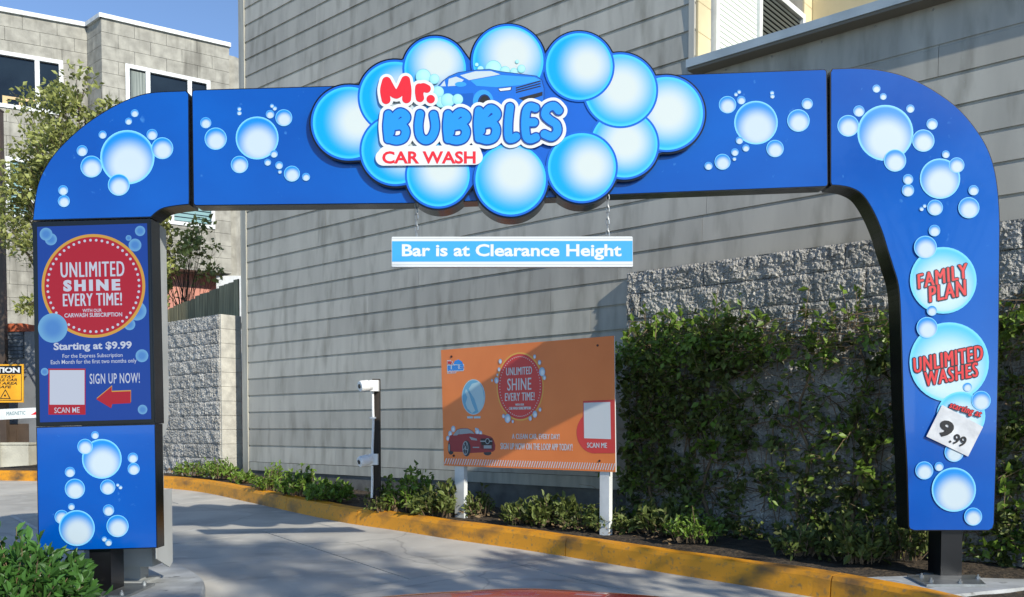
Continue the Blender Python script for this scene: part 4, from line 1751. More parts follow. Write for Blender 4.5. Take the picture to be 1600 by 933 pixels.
# badge
disc(pr_, bpl, 392, 258, 101, 147, 0.0012, 64, 1)
disc(pr_, bpl, 392, 258, 96, 140, 0.0018, 64, 0)
for i in range(64):
    t = 2 * math.pi * i / 64
    disc(pr_, bpl, 392 + 87 * math.cos(t), 258 + 128 * math.sin(t), 1.9, 2.3, 0.0024, 8, 2)
# map disc
disc(pr_, bpl, 192, 303, 50, 76, 0.0012, 48, 4)
disc(pr_, bpl, 192, 303, 47, 72, 0.0018, 48, 3)
for pts in ([(186, 246), (215, 238), (232, 268), (238, 310), (232, 345), (214, 368), (206, 340), (196, 310), (180, 285), (172, 268)],
            [(160, 268), (174, 290), (186, 330), (200, 362), (186, 372), (166, 352), (158, 330), (166, 305), (156, 282)]):
    poly(pr_, bpl, pts, 0.0024, 4)
# QR card without code: red shape, blank white card
disc(pr_, bpl, 712, 455, 78, 90, 0.0012, 48, 0)
poly(pr_, bpl, [(662, 320), (797, 314), (800, 544), (712, 544), (662, 480)], 0.0018, 0)
poly(pr_, bpl, [(665, 328), (779, 324), (782, 484), (667, 480)], 0.0026, 2)
# hatch stripes
x = 66
while x < 790:
    fb = bfn(400)
    pts = [(x + 9, 576), (x + 13, 576), (x + 4, 603), (x, 603)]
    pr_.add([fb(a, b, 0.0015) for a, b in pts], [(3, 2, 1, 0)], 2)
    x += 10.6
# red car
cp = lambda pts, lf_, mi: poly(pr_, bpl, [(7.37 * 0 + 55 + (a) * 0.2795, 384 + b * 0.2795) for a, b in pts], lf_, mi)
cd = lambda a, b, rx, ry, lf_, mi: disc(pr_, bpl, 55 + a * 0.2795, 384 + b * 0.2795, rx * 0.2795, ry * 0.2795, lf_, 26, mi)
cp([(130, 300), (185, 285), (235, 210), (290, 190), (400, 190), (470, 225), (520, 275), (650, 285), (760, 320), (800, 370), (825, 450), (820, 520), (790, 550), (640, 560), (440, 570), (330, 555), (180, 550), (105, 520), (100, 430), (115, 350)], 0.0012, 6)
cp([(600, 345), (785, 340), (800, 500), (790, 530), (600, 500)], 0.0018, 7)
cp([(175, 300), (240, 215), (268, 205), (268, 280), (235, 300)], 0.0018, 8)
cp([(272, 200), (400, 195), (465, 230), (510, 275), (430, 268), (272, 285)], 0.0018, 8)
cp([(600, 355), (770, 348), (780, 440), (620, 450)], 0.0024, 5)
cp([(595, 380), (780, 380), (780, 397), (595, 397)], 0.0029, 8)
cd(707, 388, 34, 45, 0.0034, 8); cd(707, 388, 24, 34, 0.0038, 5)
cp([(650, 452), (768, 452), (768, 500), (650, 500)], 0.0029, 8)
cp([(425, 320), (450, 325), (540, 350), (550, 378), (460, 370)], 0.0024, 8)
cp([(480, 475), (580, 475), (580, 492), (480, 490)], 0.0024, 8)
cd(145, 560, 36, 34, 0.0007, 9)
cd(705, 570, 60, 36, 0.0007, 9)
cd(385, 500, 62, 122, 0.0024, 9); cd(368, 495, 46, 108, 0.0029, 8); cd(368, 495, 36, 92, 0.0033, 9); cd(368, 495, 14, 30, 0.0037, 8)
for t in range(5):
    an = t * 1.2566 + 0.3
    cp([(368 + 6 * math.cos(an + 1.5), 495 + 12 * math.sin(an + 1.5)), (368 + 40 * math.cos(an - .12), 495 + 96 * math.sin(an - .12)), (368 + 40 * math.cos(an + .12), 495 + 96 * math.sin(an + .12))], 0.0040, 8)
cd(118, 490, 20, 80, 0.0024, 9); cd(118, 490, 12, 62, 0.0029, 8)
# little logo
text(pr_, bfn(115), 'BUBBLES', (81, 166, 150, 190), 0.0014, 2, 0.2, 0, 0, 1.02, 0.06)
text(pr_, bfn(115), 'BUBBLES', (81, 166, 150, 190), 0.0022, 10, 0.06)
text(pr_, bfn(95), 'Mr.', (81, 147, 104, 163), 0.0014, 2, 0.2, 0, 0, 1, 0.06)
text(pr_, bfn(95), 'Mr.', (81, 147, 104, 163), 0.0022, 11, 0.06)
poly(pr_, bpl, [(106, 163), (112, 148), (128, 142), (144, 152), (147, 164)], 0.0016, 10)
poly(pr_, bpl, [(80, 192), (118, 190), (118, 201), (80, 203)], 0.0016, 2)
text(pr_, bfn(98), 'CAR WASH', (82, 193, 116, 200), 0.0022, 11, 0.02)
for body, box, off, spc in [('UNLIMITED', (333, 175, 443, 208), 0.0, 1.05), ('SHINE', (338, 222, 440, 274), 0.02, 1.1), ('EVERY TIME!', (328, 284, 454, 319), 0.0, 1.05),
                            ('WITH OUR', (372, 331, 409, 340), 0.0, 1), ('CAR WASH SUBSCRIPTION', (345, 345, 438, 357), 0.0, 1), ('A CLEAN CAR, EVERY DAY!', (358, 461, 561, 487), 0.0, 1.05),
                            ('SIGN UP NOW ON THE LOOP APP TODAY!', (309, 502, 617, 530), 0.0, 1.05), ('SCAN ME', (680, 499, 765, 521), 0.0, 1)]:
    tx = MB()
    for k_, dx in enumerate((-0.7, 0.0, 0.7)):
        text(tx, bfn((box[0] + box[2]) / 2), body, (box[0] + dx, box[1], box[2] + dx, box[3]), 0.0030 + k_ * 0.0002, 0, 0.0, 0, 0, spc)
    tx.build('lettering', m_pwhite, pan)
for (x0_, x1_) in ((165, 190), (194, 222)):
    poly(pr_, bpl, [(x0_, 386), (x1_, 385.5), (x1_, 394.5), (x0_, 395)], 0.0016, 4)
pr_.build('printed_graphics', PM, pan)
for i, (x, y, r) in enumerate([(487, 195, 13), (476, 155, 7), (455, 130, 6), (497, 220, 7), (308, 150, 7), (303, 185, 6), (292, 232, 9), (273, 232, 4), (296, 208, 4), (340, 395, 13), (322, 385, 6), (457, 377, 10),
                               (437, 395, 7), (479, 357, 6), (362, 408, 5), (105, 440, 9), (92, 460, 8), (82, 480, 7), (208, 450, 9), (222, 458, 7), (202, 440, 4)]):
    fm = MB()
    disc(fm, bpl, x, y, r, r * 1.5, 0.0009 if i > 14 else 0.0042 + i * 0.0002, 20)
    fm.build('foam_bubble', b_foamo, pan)

# ================================================================== CAMERA POST
cbp = soil(587, 797)
YP = cbp.y
cpst = empty('camera_post', tuple(cbp), 'dark wooden post carrying two white security cameras beside the shrub', 'camera post')
mb = MB()
xa, xb = P(582, 700, YP).x, P(593, 700, YP).x
zt = P(587, 592, YP).z
mb.box(xa, xb, YP, YP + 0.09, cbp.z - 0.15, zt)
mb.build('post', mat('dark_wood', (52, 46, 40), 0.85, c2=(36, 32, 28), scale=1, stretch=(40, 40, 2)), cpst)
cm_white = mat('camera_white', (232, 234, 232), 0.4)
mb = MB()
pts = [P(582.5, 612, YP - 0.02), P(582.8, 640, YP - 0.02), P(583.5, 660, YP - 0.02), P(582, 700, YP - 0.02), P(582, 716, YP - 0.02)]
mb.tube(pts, 0.012, 8)
mb.tube([P(581.5, 728, YP - 0.02), P(581.7, 755, YP - 0.02), P(581, 778, YP - 0.02)], 0.012, 8)
mb.build('conduit', cm_white, cpst)
mb = MB()
c = P(582.5, 653, YP - 0.02)
mb.box(c.x - 0.03, c.x + 0.03, c.y - 0.018, c.y + 0.02, c.z - 0.008, c.z + 0.008)
mb.build('conduit_clip', cm_white, cpst)
for (px, py, tilt) in ((587, 602, 0.0), (586, 717, -0.1)):
    c = P(px, py, YP - 0.04)
    mb = MB()
    mb.box(c.x - 0.055, c.x + 0.03, c.y - 0.03, c.y + 0.04, c.z - 0.06, c.z + 0.05)
    bx = mb.build('junction_box', cm_white, cpst)
    d = Vector((-0.78, -0.6, -0.12 + tilt)).normalized()
    s_ = c + Vector((-0.04, -0.02, 0))
    mb = MB()
    mb.tube([s_, s_ + d * 0.03, s_ + d * 0.045, s_ + d * 0.115, s_ + d * 0.13, s_ + d * 0.132], [0.048, 0.05, 0.056, 0.056, 0.05, 0.035], 20)
    hd = mb.build('camera_head', cm_white, cpst)
    mb = MB()
    e = s_ + d * 0.133
    mb.tube([e, e + d * 0.006], 0.022, 14)
    up = Vector((0, 0, 1))
    mb.build('lens', m_pblack, hd)

# ================================================================== VEGETATION
RN = random.Random(11)


def leaf(mb, p, d, nrm, L, w, big=False, fold=0.25):
    d = d.normalized()
    s = d.cross(nrm)
    if s.length < 1e-4:
        s = d.cross(Vector((0.3, 0.5, 0.8)))
    s.normalize()
    n_ = s.cross(d).normalized()
    b = len(mb.v)
    if big:
        tip = p + d * L - n_ * L * 0.12
        m1, m2 = p + d * L * 0.3 , p + d * L * 0.68
        e = n_ * w * fold
        vs = [p, m1 + s * w * 0.85 + e, m2 + s * w * 0.8 + e, tip, m2 - s * w * 0.8 + e, m1 - s * w * 0.85 + e]
        mb.v.extend(tuple(v) for v in vs)
        mb.f.append([b, b + 1, b + 2, b + 3]); mb.f.append([b, b + 3, b + 4, b + 5])
    else:
        e = n_ * w * fold
        vs = [p, p + d * L * 0.45 + s * w + e, p + d * L, p + d * L * 0.45 - s * w + e]
        mb.v.extend(tuple(v) for v in vs)
        mb.f.append([b, b + 1, b + 2]); mb.f.append([b, b + 2, b + 3])
    mb.m.extend([0, 0])


def rdir(rn, zb=0.0):
    while True:
        v = Vector((rn.uniform(-1, 1), rn.uniform(-1, 1), rn.uniform(-1, 1)))
        if 0.05 < v.length < 1:
            v.normalize()
            v.z += zb
            return v.normalized()


def tree(name, base, trunk_h, tr, crown, rad, label, cat='tree', nclump=60, per=90, lsize=0.09, cs=0.42, lm=m_leafo, seed=3, group=None, lw=0.3, droop=0.0):
    rn = random.Random(seed)
    t = empty(name, base, label, cat, group)
    base = Vector(base)
    crown = Vector(crown)
    tm = MB()
    top = base.lerp(crown, 0.95)
    fork = base + Vector((0, 0, trunk_h))
    pts = [base, base.lerp(fork, 0.5) + Vector((rn.uniform(-.05, .05), rn.uniform(-.05, .05), 0)), fork, fork.lerp(crown, 0.5) + Vector((rn.uniform(-.15, .15), 0, 0)), top]
    tm.tube(pts, [tr * 1.25, tr, tr * 0.85, tr * 0.55, tr * 0.2], 8)
    lv = MB()
    for i in range(nclump):
        d = rdir(rn, 0.15)
        k = rn.uniform(0.35, 1.0) ** 0.6
        c = crown + Vector((d.x * rad[0] * k, d.y * rad[1] * k, d.z * rad[2] * k))
        s0 = pts[2].lerp(pts[4], rn.uniform(0.0, 0.8))
        mid = s0.lerp(c, 0.5) + Vector((rn.uniform(-.1, .1), rn.uniform(-.1, .1), rn.uniform(-0.05, .2)))
        tm.tube([s0, mid, c], [tr * 0.28, tr * 0.15, tr * 0.05], 5, 0, False)
        for j in range(4):
            c2 = c + rdir(rn) * cs * 0.9
            tm.tube([mid.lerp(c, rn.uniform(0.3, 1)), c2], [tr * 0.07, tr * 0.025], 4, 0, False)
        cr = cs * rn.uniform(0.6, 1.25)
        for j in range(int(per * rn.uniform(0.6, 1.3))):
            dd = rdir(rn)
            p = c + Vector((dd.x, dd.y, dd.z * 0.75)) * cr * rn.uniform(0.15, 1.0) ** 0.6
            L = lsize * rn.uniform(0.7, 1.3)
            leaf(lv, p, (rdir(rn, -droop) + dd * 0.4), rdir(rn, 0.8), L, L * lw)
    tm.build('trunk', m_bark, t, True)
    lv.build('crown', lm, t)
    return t


def shrub(name, base, w, h, n, label, lsize=0.06, lm=m_leafv, cat='shrub', seed=1, group=None, d=None, big=False, twigs=22, lw=0.3, up=0.5):
    rn = random.Random(seed)
    t = empty(name, base, label, cat, group)
    base = Vector(base)
    d = d or w
    tw = MB(); lv = MB()
    cl_ = []
    for i in range(twigs):
        a = rn.uniform(0, 2 * math.pi)
        r = math.sqrt(rn.random())
        hh = h * math.sqrt(max(0.06, 1 - r * r * 0.92)) * (0.8 + 0.45 * noise.noise(Vector((seed * 3.3, math.cos(a) * 1.7 + r, math.sin(a) * 1.7))))
        e = base + Vector((math.cos(a) * r * w / 2, math.sin(a) * r * d / 2, hh * rn.uniform(0.25, 1.0) ** 0.6))
        s = base + Vector((math.cos(a) * r * w * 0.32, math.sin(a) * r * d * 0.32, -0.03))
        tw.tube([s, s.lerp(e, 0.5) + Vector((rn.uniform(-.03, .03), rn.uniform(-.03, .03), 0.02)), e], [0.005, 0.004, 0.002], 4, 0, False)
        cl_.append((s, e))
    for i in range(n):
        s, e = cl_[i % len(cl_)]
        k = rn.uniform(0.15, 1.0) ** 0.7
        ax = (e - s).normalized()
        p = s.lerp(e, k) + rdir(rn) * rn.uniform(0, 0.035)
        L = lsize * rn.uniform(0.55, 1.25)
        leaf(lv, p, rdir(rn, 0.1) + ax * up + Vector((0, 0, 0.15)), rdir(rn, 1.0), L, L * lw, big)
    tw.build('stem', m_twig, t)
    lv.build('foliage', lm, t)
    return t


# street tree behind the left leg
tb = P(120, 745, 15.3)
tree('street_tree', (tb.x, tb.y, gz(tb.x, tb.y)), 1.6, 0.09, P(138, 335, 15.3), (1.4, 1.0, 2.4), 'olive green street tree with airy crown behind the left leg of the arch',
     nclump=110, per=130, lsize=0.10, cs=0.34, lm=m_leafo, seed=5)
tb = P(295, 700, 15.6)
tree('young_tree', (tb.x, tb.y, 0.3), 1.4, 0.035, P(288, 405, 15.6), (0.62, 0.5, 0.85), 'thin airy young tree rising behind the plank fence right of the screen',
     nclump=34, per=26, lsize=0.10, cs=0.2, lm=m_leafo, seed=9)

# climbing vines on the block wall
vine = empty('climbing_vine', Wp(aM + 1.6, 0.2, 0.2), 'dense climbing vine with sunlit top hanging over the block wall', 'vine')
lv = MB(); lb_ = MB(); st_ = MB()
rn = random.Random(21)
span = wa(1600) + 1.2 - (aM - 0.12)


def density(t, z):
    d = 0.34
    if z > 1.45:
        d = 1.0
    elif z > 0.9:
        d = 0.55
    d *= 0.45 + 1.0 * max(0, noise.noise(Vector((t * 1.5, z * 1.6, 4.2))) + 0.35)
    if t < 0.55:
        d = max(d, 0.7 if z > 0.5 else 0.3)
    if 1.35 < t < 2.35 and z > 1.15:
        d *= 0.45
    return d


cnt = 0
while cnt < 1100:
    t = rn.uniform(0, span)
    z = rn.uniform(0.0, 1.98)
    top = 1.84 + 0.16 * noise.noise(Vector((t * 2.2, 1, 0))) + 0.10 * noise.noise(Vector((t * 8.0, 3, 0))) + (0.06 if t < 1.2 else -0.03)
    if t < 0.3:
        top -= 0.16 - 0.3 * t
    if z > top and rn.random() > 0.12:
        continue
    if rn.random() > density(t, z):
        continue
    cnt += 1
    thick = 0.10 + 0.32 * max(0, (z - 1.05) / 0.8) if z < top else 0.1
    off = 0.10 + rn.random() ** 0.7 * max(0.05, thick)
    c = Wp(aM + 0.06 + t, z, off)
    ax = (WN * rn.uniform(0.4, 1.2) + rdir(rn) * 0.9 + Vector((0, 0, rn.uniform(-0.5, 0.4)))).normalized()
    ls = rn.uniform(0.035, 0.082)
    rr = rn.uniform(0.05, 0.13)
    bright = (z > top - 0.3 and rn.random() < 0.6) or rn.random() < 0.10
    st_.tube([c - ax * 0.14, c, c + ax * rr], [0.004, 0.003, 0.002], 4, 0, False)
    for k in range(rn.randint(8, 30)):
        p = c + ax * rn.uniform(-rr, rr) + rdir(rn) * rr * rn.uniform(0.1, 0.9)
        if (p - A0).dot(WN) < 0.10:
            continue
        L = ls * rn.uniform(0.7, 1.3)
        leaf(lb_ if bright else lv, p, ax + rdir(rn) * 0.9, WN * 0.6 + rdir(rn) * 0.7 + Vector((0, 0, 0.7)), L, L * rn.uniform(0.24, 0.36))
# sprays of long shoots that stand off the wall and catch light
for i in range(150):
    t = rn.uniform(0, span); z = rn.uniform(0.35, 2.0)
    s = Wp(aM - 0.02 + t, z, 0.15)
    dr = (WN * rn.uniform(0.3, 1.0) + WU * rn.uniform(-0.9, 0.9) + Vector((0, 0, rn.uniform(-0.5, 0.9)))).normalized()
    ln = rn.uniform(0.15, 0.42)
    e = s + dr * ln + Vector((0, 0, -0.05))
    m = s.lerp(e, 0.5) + Vector((0, 0, 0.04))
    st_.tube([s, m, e], [0.004, 0.003, 0.002], 4, 0, False)
    for k in range(int(ln / 0.03)):
        q = k * 0.03 / ln
        p = (s.lerp(m, q * 2) if q < 0.5 else m.lerp(e, q * 2 - 1))
        L = rn.uniform(0.06, 0.1)
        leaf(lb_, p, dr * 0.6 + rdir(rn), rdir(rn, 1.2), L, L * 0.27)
for i in range(46):   # upright shoots above the trimmed top
    t = rn.uniform(0, span) if i > 20 else rn.uniform(0, 1.3)
    s = Wp(aM - 0.02 + t, 1.78, rn.uniform(0.12, 0.36))
    e = s + Vector((rn.uniform(-.1, .1), rn.uniform(-.1, .1), rn.uniform(0.12, 0.42)))
    st_.tube([s, e], [0.004, 0.002], 4, 0, False)
    for k in range(rn.randint(5, 12)):
        L = rn.uniform(0.05, 0.095)
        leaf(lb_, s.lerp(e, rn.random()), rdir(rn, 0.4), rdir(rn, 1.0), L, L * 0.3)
# bare stems
for i in range(560):
    t = rn.uniform(0, span)
    z = rn.uniform(0.05, 1.95) if i < 300 else rn.uniform(0.05, 1.1)
    lng = rn.uniform(0.2, 0.8)
    up_ = rn.uniform(-1, 1)
    pts = []
    o_ = rn.uniform(0.09, 0.16 + 0.2 * max(0, z - 1.2))
    ang = rn.choice([0.1, 0.3, 1.4, 1.55, 1.7, 2.8]) + rn.uniform(-0.3, 0.3)
    for k in range(5):
        q = k / 4 * lng
        zz = z + math.sin(ang) * q + 0.03 * math.sin(k * 2 + i)
        pts.append(Wp(aM - 0.02 + t + math.cos(ang) * q, min(zz, 1.95), o_ + 0.03 * math.sin(i + k * 1.3)))
    r = rn.uniform(0.002, 0.006)
    st_.tube(pts, [r, r, r * 0.8, r * 0.7, r * 0.4], 4, 0, False)
for i in range(170):   # dry mass of twigs along the top right
    t = rn.uniform(1.2, span); z = rn.uniform(1.62, 1.93)
    dr = (WU * rn.choice([-1, 1]) + Vector((0, 0, rn.uniform(-0.35, 0.3))) + WN * rn.uniform(-0.3, 0.5)).normalized()
    s = Wp(aM - 0.02 + t, z, rn.uniform(0.12, 0.4))
    e = s + dr * rn.uniform(0.12, 0.4)
    st_.tube([s, s.lerp(e, 0.5) + Vector((0, 0, rn.uniform(-.03, .04))), e], [0.004, 0.003, 0.002], 4, 0, False)
for z0_, t0_ in ((0.0, 0.9), (0.0, 1.75), (0.0, 2.2), (0.0, 0.35)):   # woody main stems
    pts = [Wp(aM - 0.02 + t0_ + 0.06 * math.sin(k * 1.7 + t0_), 0.05 + k * 0.2, 0.14 + 0.02 * math.sin(k)) for k in range(9)]
    st_.tube(pts, [0.02, 0.018, 0.017, 0.016, 0.014, 0.012, 0.01, 0.008, 0.006], 6, 0, False)
so_ = st_.build('stems', m_twig, vine); so_['kind'] = 'stuff'
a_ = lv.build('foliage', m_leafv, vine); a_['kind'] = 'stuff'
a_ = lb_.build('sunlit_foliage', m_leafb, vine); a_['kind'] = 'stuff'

# shrubs along the kerb
GRP = 'shrubs in the kerbside bed'


def kdir(b):
    best = min(range(1, len(kp) - 1), key=lambda i: (kp[i] - Vector((b.x, b.y, 0))).length)
    return kn(klen[best])


specs = [
    (275, 742, 0.50, 0.26, 260, m_leafb, 'low light green shrub against the block wall next to the screen leg'),
    (318, 746, 0.50, 0.30, 280, m_leafb, 'low light green shrub in front of the middle of the far block wall'),
    (352, 752, 0.34, 0.16, 130, m_leafb, 'small tuft below the smooth sunlit block wall end'),
    (398, 766, 0.55, 0.36, 380, m_leafb, 'bright green shrub below the corner board of the clapboard building'),
    (440, 775, 0.60, 0.40, 460, m_leafb, 'largest bright green shrub left of the camera post'),
    (484, 782, 0.52, 0.38, 380, m_leafb, 'bright green shrub at the right end of the sunny row'),
    (570, 800, 0.36, 0.36, 220, m_leafv, 'dark shrub at the foot of the camera post'),
    (612, 800, 0.52, 0.66, 420, m_leafb, 'tall leggy shrub just right of the camera post'),
    (660, 806, 0.62, 0.42, 420, m_leafv, 'dark bushy shrub between the camera post and the orange board'),
    (700, 806, 0.36, 0.26, 240, m_leafv, 'small dark shrub beside the left post of the orange board'),
    (775, 820, 0.50, 0.27, 340, m_leafv, 'dark shrub below the red car on the orange board'),
    (820, 822, 0.55, 0.33, 380, m_leafv, 'dark shrub below the middle of the orange board'),
    (868, 828, 0.50, 0.22, 300, m_leafv, 'dark low shrub below the slogan of the orange board'),
    (912, 832, 0.42, 0.2, 240, m_leafv, 'low shrub beside the right post of the orange board'),
    (985, 838, 0.50, 0.32, 380, m_leafv, 'dark shrub right of the orange board at the foot of the vines'),
    (1040, 850, 0.45, 0.30, 300, m_leafb, 'sunlit low shrub at the foot of the vines behind the kerb'),
    (1210, 872, 0.36, 0.24, 170, m_leafv, 'small dark shrub behind the kerb near the plinth'),
    (1300, 884, 0.45, 0.30, 260, m_leafv, 'dark weedy shrub touching the concrete plinth'),
    (1370, 878, 0.40, 0.36, 260, m_leafv, 'dark weedy shrub behind the concrete plinth left of the arch leg'),
    (1585, 872, 0.55, 0.75, 420, m_leafl, 'tall dark shrub right of the arch leg at the picture edge'),
]
for i, (x, y, w, h, n, lm, lab) in enumerate(specs):
    b = soil(x, y)
    if x > 960:
        # keep the bed plants in front of the wall
        dist = (b - A0).dot(WN)
        if dist < 0.3:
            b = b + WN * (0.3 - dist)
    b.z = gz(b.x, b.y) + KH
    b = b + kdir(b) * (0.24 if x < 690 else 0.4)
    b.z = gz(b.x, b.y) + KH
    shrub('shrub', b, w * 1.05, h * (1.0 + 0.18 * math.sin(i * 2.3)), int(n * 1.7), lab, (0.05 + 0.012 * (i % 3)) if i != 19 else 0.10, lm, 'shrub', 40 + i, GRP, 0.40, True, 46, 0.28)
# dead leaves and chips on the soil
lit = MB()
for i in range(900):
    s = rn.uniform(ks_at_px(250) if i == 0 else 3.5, klen[-1] - 3)
    p = kat(s) + kn(s) * rn.uniform(0.2, 0.75)
    p.z = gz(p.x, p.y) + KH + 0.02 + rn.uniform(0, 0.015)
    L = rn.uniform(0.02, 0.055)
    leaf(lit, p, Vector((rn.uniform(-1, 1), rn.uniform(-1, 1), rn.uniform(-0.1, 0.3))), rdir(rn, 1.5), L, L * 0.35)
tag(lit.build('leaf_litter', mat('dead_leaf', (120, 100, 70), 0.8, island=0.5)), 'dry fallen leaves scattered over the soil bed', 'leaf litter', None, 'stuff')

# laurel bush on the island, lower left corner
for (px, Y, w, h, n, sd_, lab) in ((10, 5.35, 1.05, 0.52, 3600, 71, 'glossy green leafy bush in the lower left corner of the picture'),
                                   (104, 5.5, 0.36, 0.24, 700, 73, 'low part of hedge touching the black post of the left leg')):
    b = P(px, 930, Y); b.z = IZ - 0.02
    shrub('laurel_bush', b, w, h, n, lab, 0.085, m_leafl, 'bush', sd_, 'bushes on the island', 0.8 * w, True, 260 if n > 1000 else 60, 0.25, 0.9)

# ================================================================== THINGS AT THE FAR LEFT
# caution sign
Ycs = 16.2
cp_ = Plane((0, Ycs, 0), (0, -1, 0))
cs_ = empty('caution_sign', tuple(P(8, 735, Ycs)), 'yellow caution sign with black header cut by the left picture edge', 'sign')
mb = MB()
f = [cp_(x, y) for x, y in ((-42, 569.5), (36.5, 569), (36.5, 629), (-42, 629))]
mb.prism(f[::-1], [deep(p, 0.02) for p in f][::-1])
pc_ = mb.build('panel', mat('sign_yellow', (236, 176, 36), 0.4, c2=(214, 150, 24), scale=3), cs_)
mb = MB()
poly(mb, cp_, [(-40, 572), (33, 571.5), (33, 584.5), (-40, 584.5)], 0.002, 0)
for x in (33, -40.8):
    poly(mb, cp_, [(x, 571.5), (x + 0.9, 571.5), (x + 0.9, 626), (x, 626)], 0.002, 0)
poly(mb, cp_, [(-40, 625), (33.9, 625), (33.9, 626), (-40, 626)], 0.003, 0)
mb.build('border_print', [m_pblack, m_pwhite], pc_)
mb = MB()
text(mb, cp_, 'CAUTION', (-36, 574, 31, 582.5), 0.004, 0, 0.05)
mb.build('lettering', m_pwhite, pc_)
for body, y, x0, x1 in (('PLEASE STAY', 586.5, -30, 24), ('IN VEHICLE CAR', 591.5, -36, 27), ('WASH AREA', 597, -26, 27), ('SAFE', 602.5, -4, 18)):
    mb = MB()
    text(mb, cp_, body, (x0, y, x1, y + 4.2), 0.004, 0, 0.02, 0.2)
    mb.build('lettering', m_pblack, pc_)
mb = MB()
for k, (a, b) in enumerate((((0.5, 623), (8.5, 609)), ((8.5, 609), (16, 623)), ((0.5, 622.6), (16, 622.6)))):
    stroke(mb, cp_, [a, b], 0.6, 0.003 + k * 0.0006, 0, 8)
disc(mb, cp_, 8, 618, 1.6, None, 0.005, 12, 0)
mb.build('warning_triangle', [m_pblack, m_pwhite], pc_)
mb = MB()
x = P(-4, 700, Ycs + 0.03).x
mb.box(x - 0.03, x + 0.03, Ycs + 0.021, Ycs + 0.06, gz(x, Ycs) - 0.1, P(0, 572, Ycs).z)
mb.build('post', m_steel, cs_)
# barrier arm
Yb = 14.4
bq = Plane((0, Yb, 0), (0, -1, 0))
bar2 = empty('barrier_gate', tuple(P(120, 760, Yb)), 'white barrier arm with red stripes across the lane at the far left', 'barrier')
mb = MB()
q = [(-120, 645), (120, 634), (120, 649), (-120, 663)]
f = [bq(x, y) for x, y in q]
mb.prism(f[::-1], [deep(p, 0.05) for p in f][::-1])
arm = mb.build('arm', m_white, bar2)
mb = MB()
for x in (-38, 52):
    x2 = x + 14
    def yy(x_, t_): return 645 - (x_ + 120) * 11 / 240 + t_ * (18 - (x_ + 120) * 3 / 240)
    poly(mb, bq, [(x - 4, yy(x - 4, 0.7)), (x + 8, yy(x + 8, 0.25)), (x2 + 8, yy(x2 + 8, 0.25)), (x2 - 4, yy(x2 - 4, 0.7))], 0.002, 0)
text(mb, bq, 'MAGNETIC', (10, 643, 40, 648.5), 0.003, 1, 0.0, 0.1, -3)
mb.build('arm_print', [m_red, mat('print_teal', (70, 120, 130), 0.4)], arm)
mb = MB()
c = P(110, 700, Yb + 0.06)
zg_ = gz(c.x, Yb)
mb.box(c.x - 0.15, c.x + 0.2, Yb + 0.06, Yb + 0.4, zg_ - 0.02, zg_ + 1.15)
mb.box(c.x - 0.17, c.x + 0.22, Yb + 0.052, Yb + 0.42, zg_ + 1.151, zg_ + 1.19)
mb.build('housing', mat('housing_grey', (188, 190, 188), 0.5), bar2)
# brown steel column at the left edge
Yw = 16.5
mb = MB()
x0, x1 = P(-16, 400, Yw).x, P(9.5, 400, Yw).x - 0.06
zt = P(0, 173, Yw).z
mb.box(x0, x1, Yw, Yw + 0.1, gz(x0, Yw) - 0.1, zt)
mb.box(x0 - 0.02, x1 + 0.012, Yw - 0.012, Yw + 0.12, zt, zt + 0.03)
mb.box(x1 - 0.03, x1 + 0.004, Yw - 0.006, Yw + 0.106, gz(x0, Yw), zt - 0.002)
mb.box(x0 - 0.06, x1 + 0.06, Yw - 0.06, Yw + 0.16, gz(x0, Yw) - 0.05, gz(x0, Yw) + 0.02)
tag(mb.build('brown_column', m_brown), 'tall brown steel column at the left picture edge', 'column')

# ================================================================== THE CAR THE PICTURE IS TAKEN FROM (bonnet)
car = empty('red_car', (0.02, 1.6, gz(0, 1.6)), 'dark red car bonnet peeking in at the bottom edge', 'car')
mb = MB()
nx, ny = 40, 30


def hoodz(x, y):
    z = 0.630 - 0.10 * x * x - 0.14 * max(0, abs(x) - 0.5) ** 2
    z += 0.004 * math.exp(-((x - 0.01) / 0.12) ** 2)
    if y > 2.05:
        z -= 0.5 * (y - 2.05) ** 2
    else:
        z -= 0.02 * (2.05 - y)
    return z


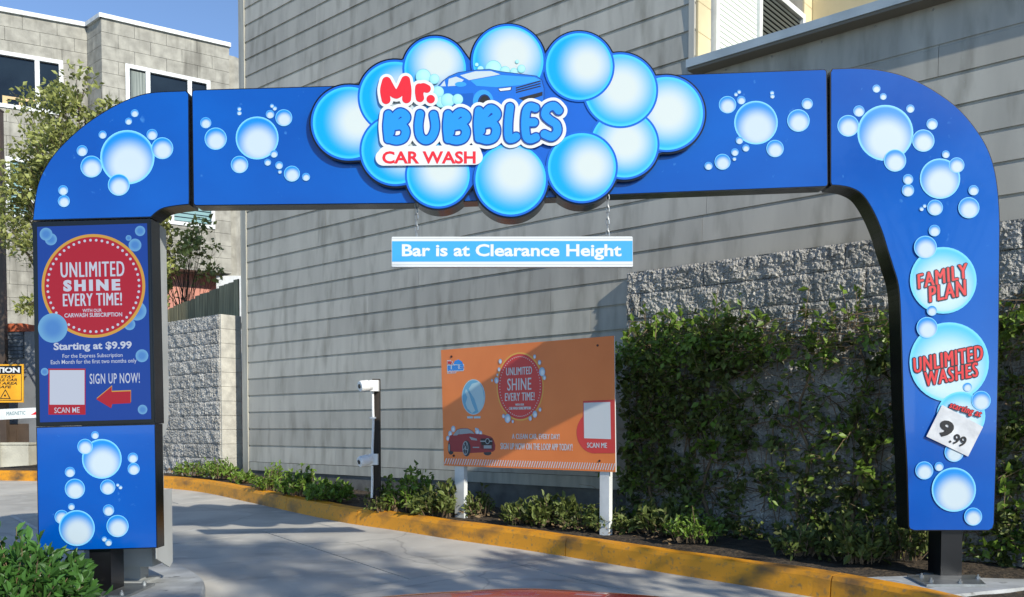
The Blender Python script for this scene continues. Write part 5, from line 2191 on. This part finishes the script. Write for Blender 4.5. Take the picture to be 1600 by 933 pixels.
for j in range(ny + 1):
    y = 1.0 + 1.55 * j / ny
    for i in range(nx + 1):
        x = -0.72 + 1.44 * i / nx
        mb.v.append((x + 0.02, y - 0.12 * (x / 0.72) ** 2 * (j / ny), hoodz(x, y)))
for j in range(ny):
    for i in range(nx):
        a = j * (nx + 1) + i
        mb.f.append([a, a + 1, a + nx + 2, a + nx + 1]); mb.m.append(0)
mb.build('bonnet', m_carred, car, True)
mb = MB()
sec = []
for i in range(25):
    x = -0.86 + 1.72 * i / 24
    yf = 2.62 - 0.35 * (abs(x) / 0.86) ** 3
    sec.append((x, yf))
for (dz, ins_) in ((0.0, -0.08), (-0.12, 0.0), (-0.35, 0.02), (-0.55, -0.06)):
    for x, yf in sec:
        mb.v.append((x + 0.02, yf + ins_, 0.44 + dz))
for k in range(3):
    for i in range(24):
        a = k * 25 + i
        mb.f.append([a, a + 1, a + 26, a + 25]); mb.m.append(0)
mb.build('bumper', m_carred, car, True)
for s in (-1, 1):
    mb = MB()
    for j in range(13):
        y = 1.0 + 1.25 * j / 12
        for k, (dx, dz) in enumerate(((0.725, 0), (0.82, -0.02), (0.87, -0.1), (0.88, -0.35))):
            mb.v.append((s * dx + 0.02, y, hoodz(0.72, y) - 0.012 + dz))
    for j in range(12):
        for k in range(3):
            a = j * 4 + k
            mb.f.append([a, a + 1, a + 5, a + 4]); mb.m.append(0)
    mb.build('wing', m_carred, car, True)
    mb = MB()
    c = Vector((s * 0.64 + 0.02, 2.38, 0.42))
    mb.tube([c, c + Vector((0, 0.06, -0.005)), c + Vector((0, 0.08, -0.01))], [0.11, 0.1, 0.05], 16)
    mb.build('headlight', m_glassy, car, True)

# ================================================================== TREES BESIDE THE LANE (their shade falls over the bed and the arch)
for (x, y, z, rad, th, ncl, per, sd_, lab) in ((8.0, 1.5, 5.0, (0.8, 0.8, 0.9), 2.6, 20, 34, 31, 'leafy tree standing close to the clapboard wall right of the camera'),
                                               (6.0, -1.6, 4.9, (1.25, 1.25, 0.75), 2.4, 26, 50, 35, 'leafy tree standing beside the lane right of the camera'),
                                               (8.9, -7.6, 9.6, (1.3, 1.3, 1.5), 4.2, 26, 50, 33, 'tall leafy tree standing behind the camera on the right')):
    tree('lane_tree', (x, y, gz(x, y)), th, 0.12, (x, y, z), rad, lab, nclump=ncl, per=per, lsize=0.17, cs=0.38, lm=m_leafs, seed=sd_, group='trees beside the lane')
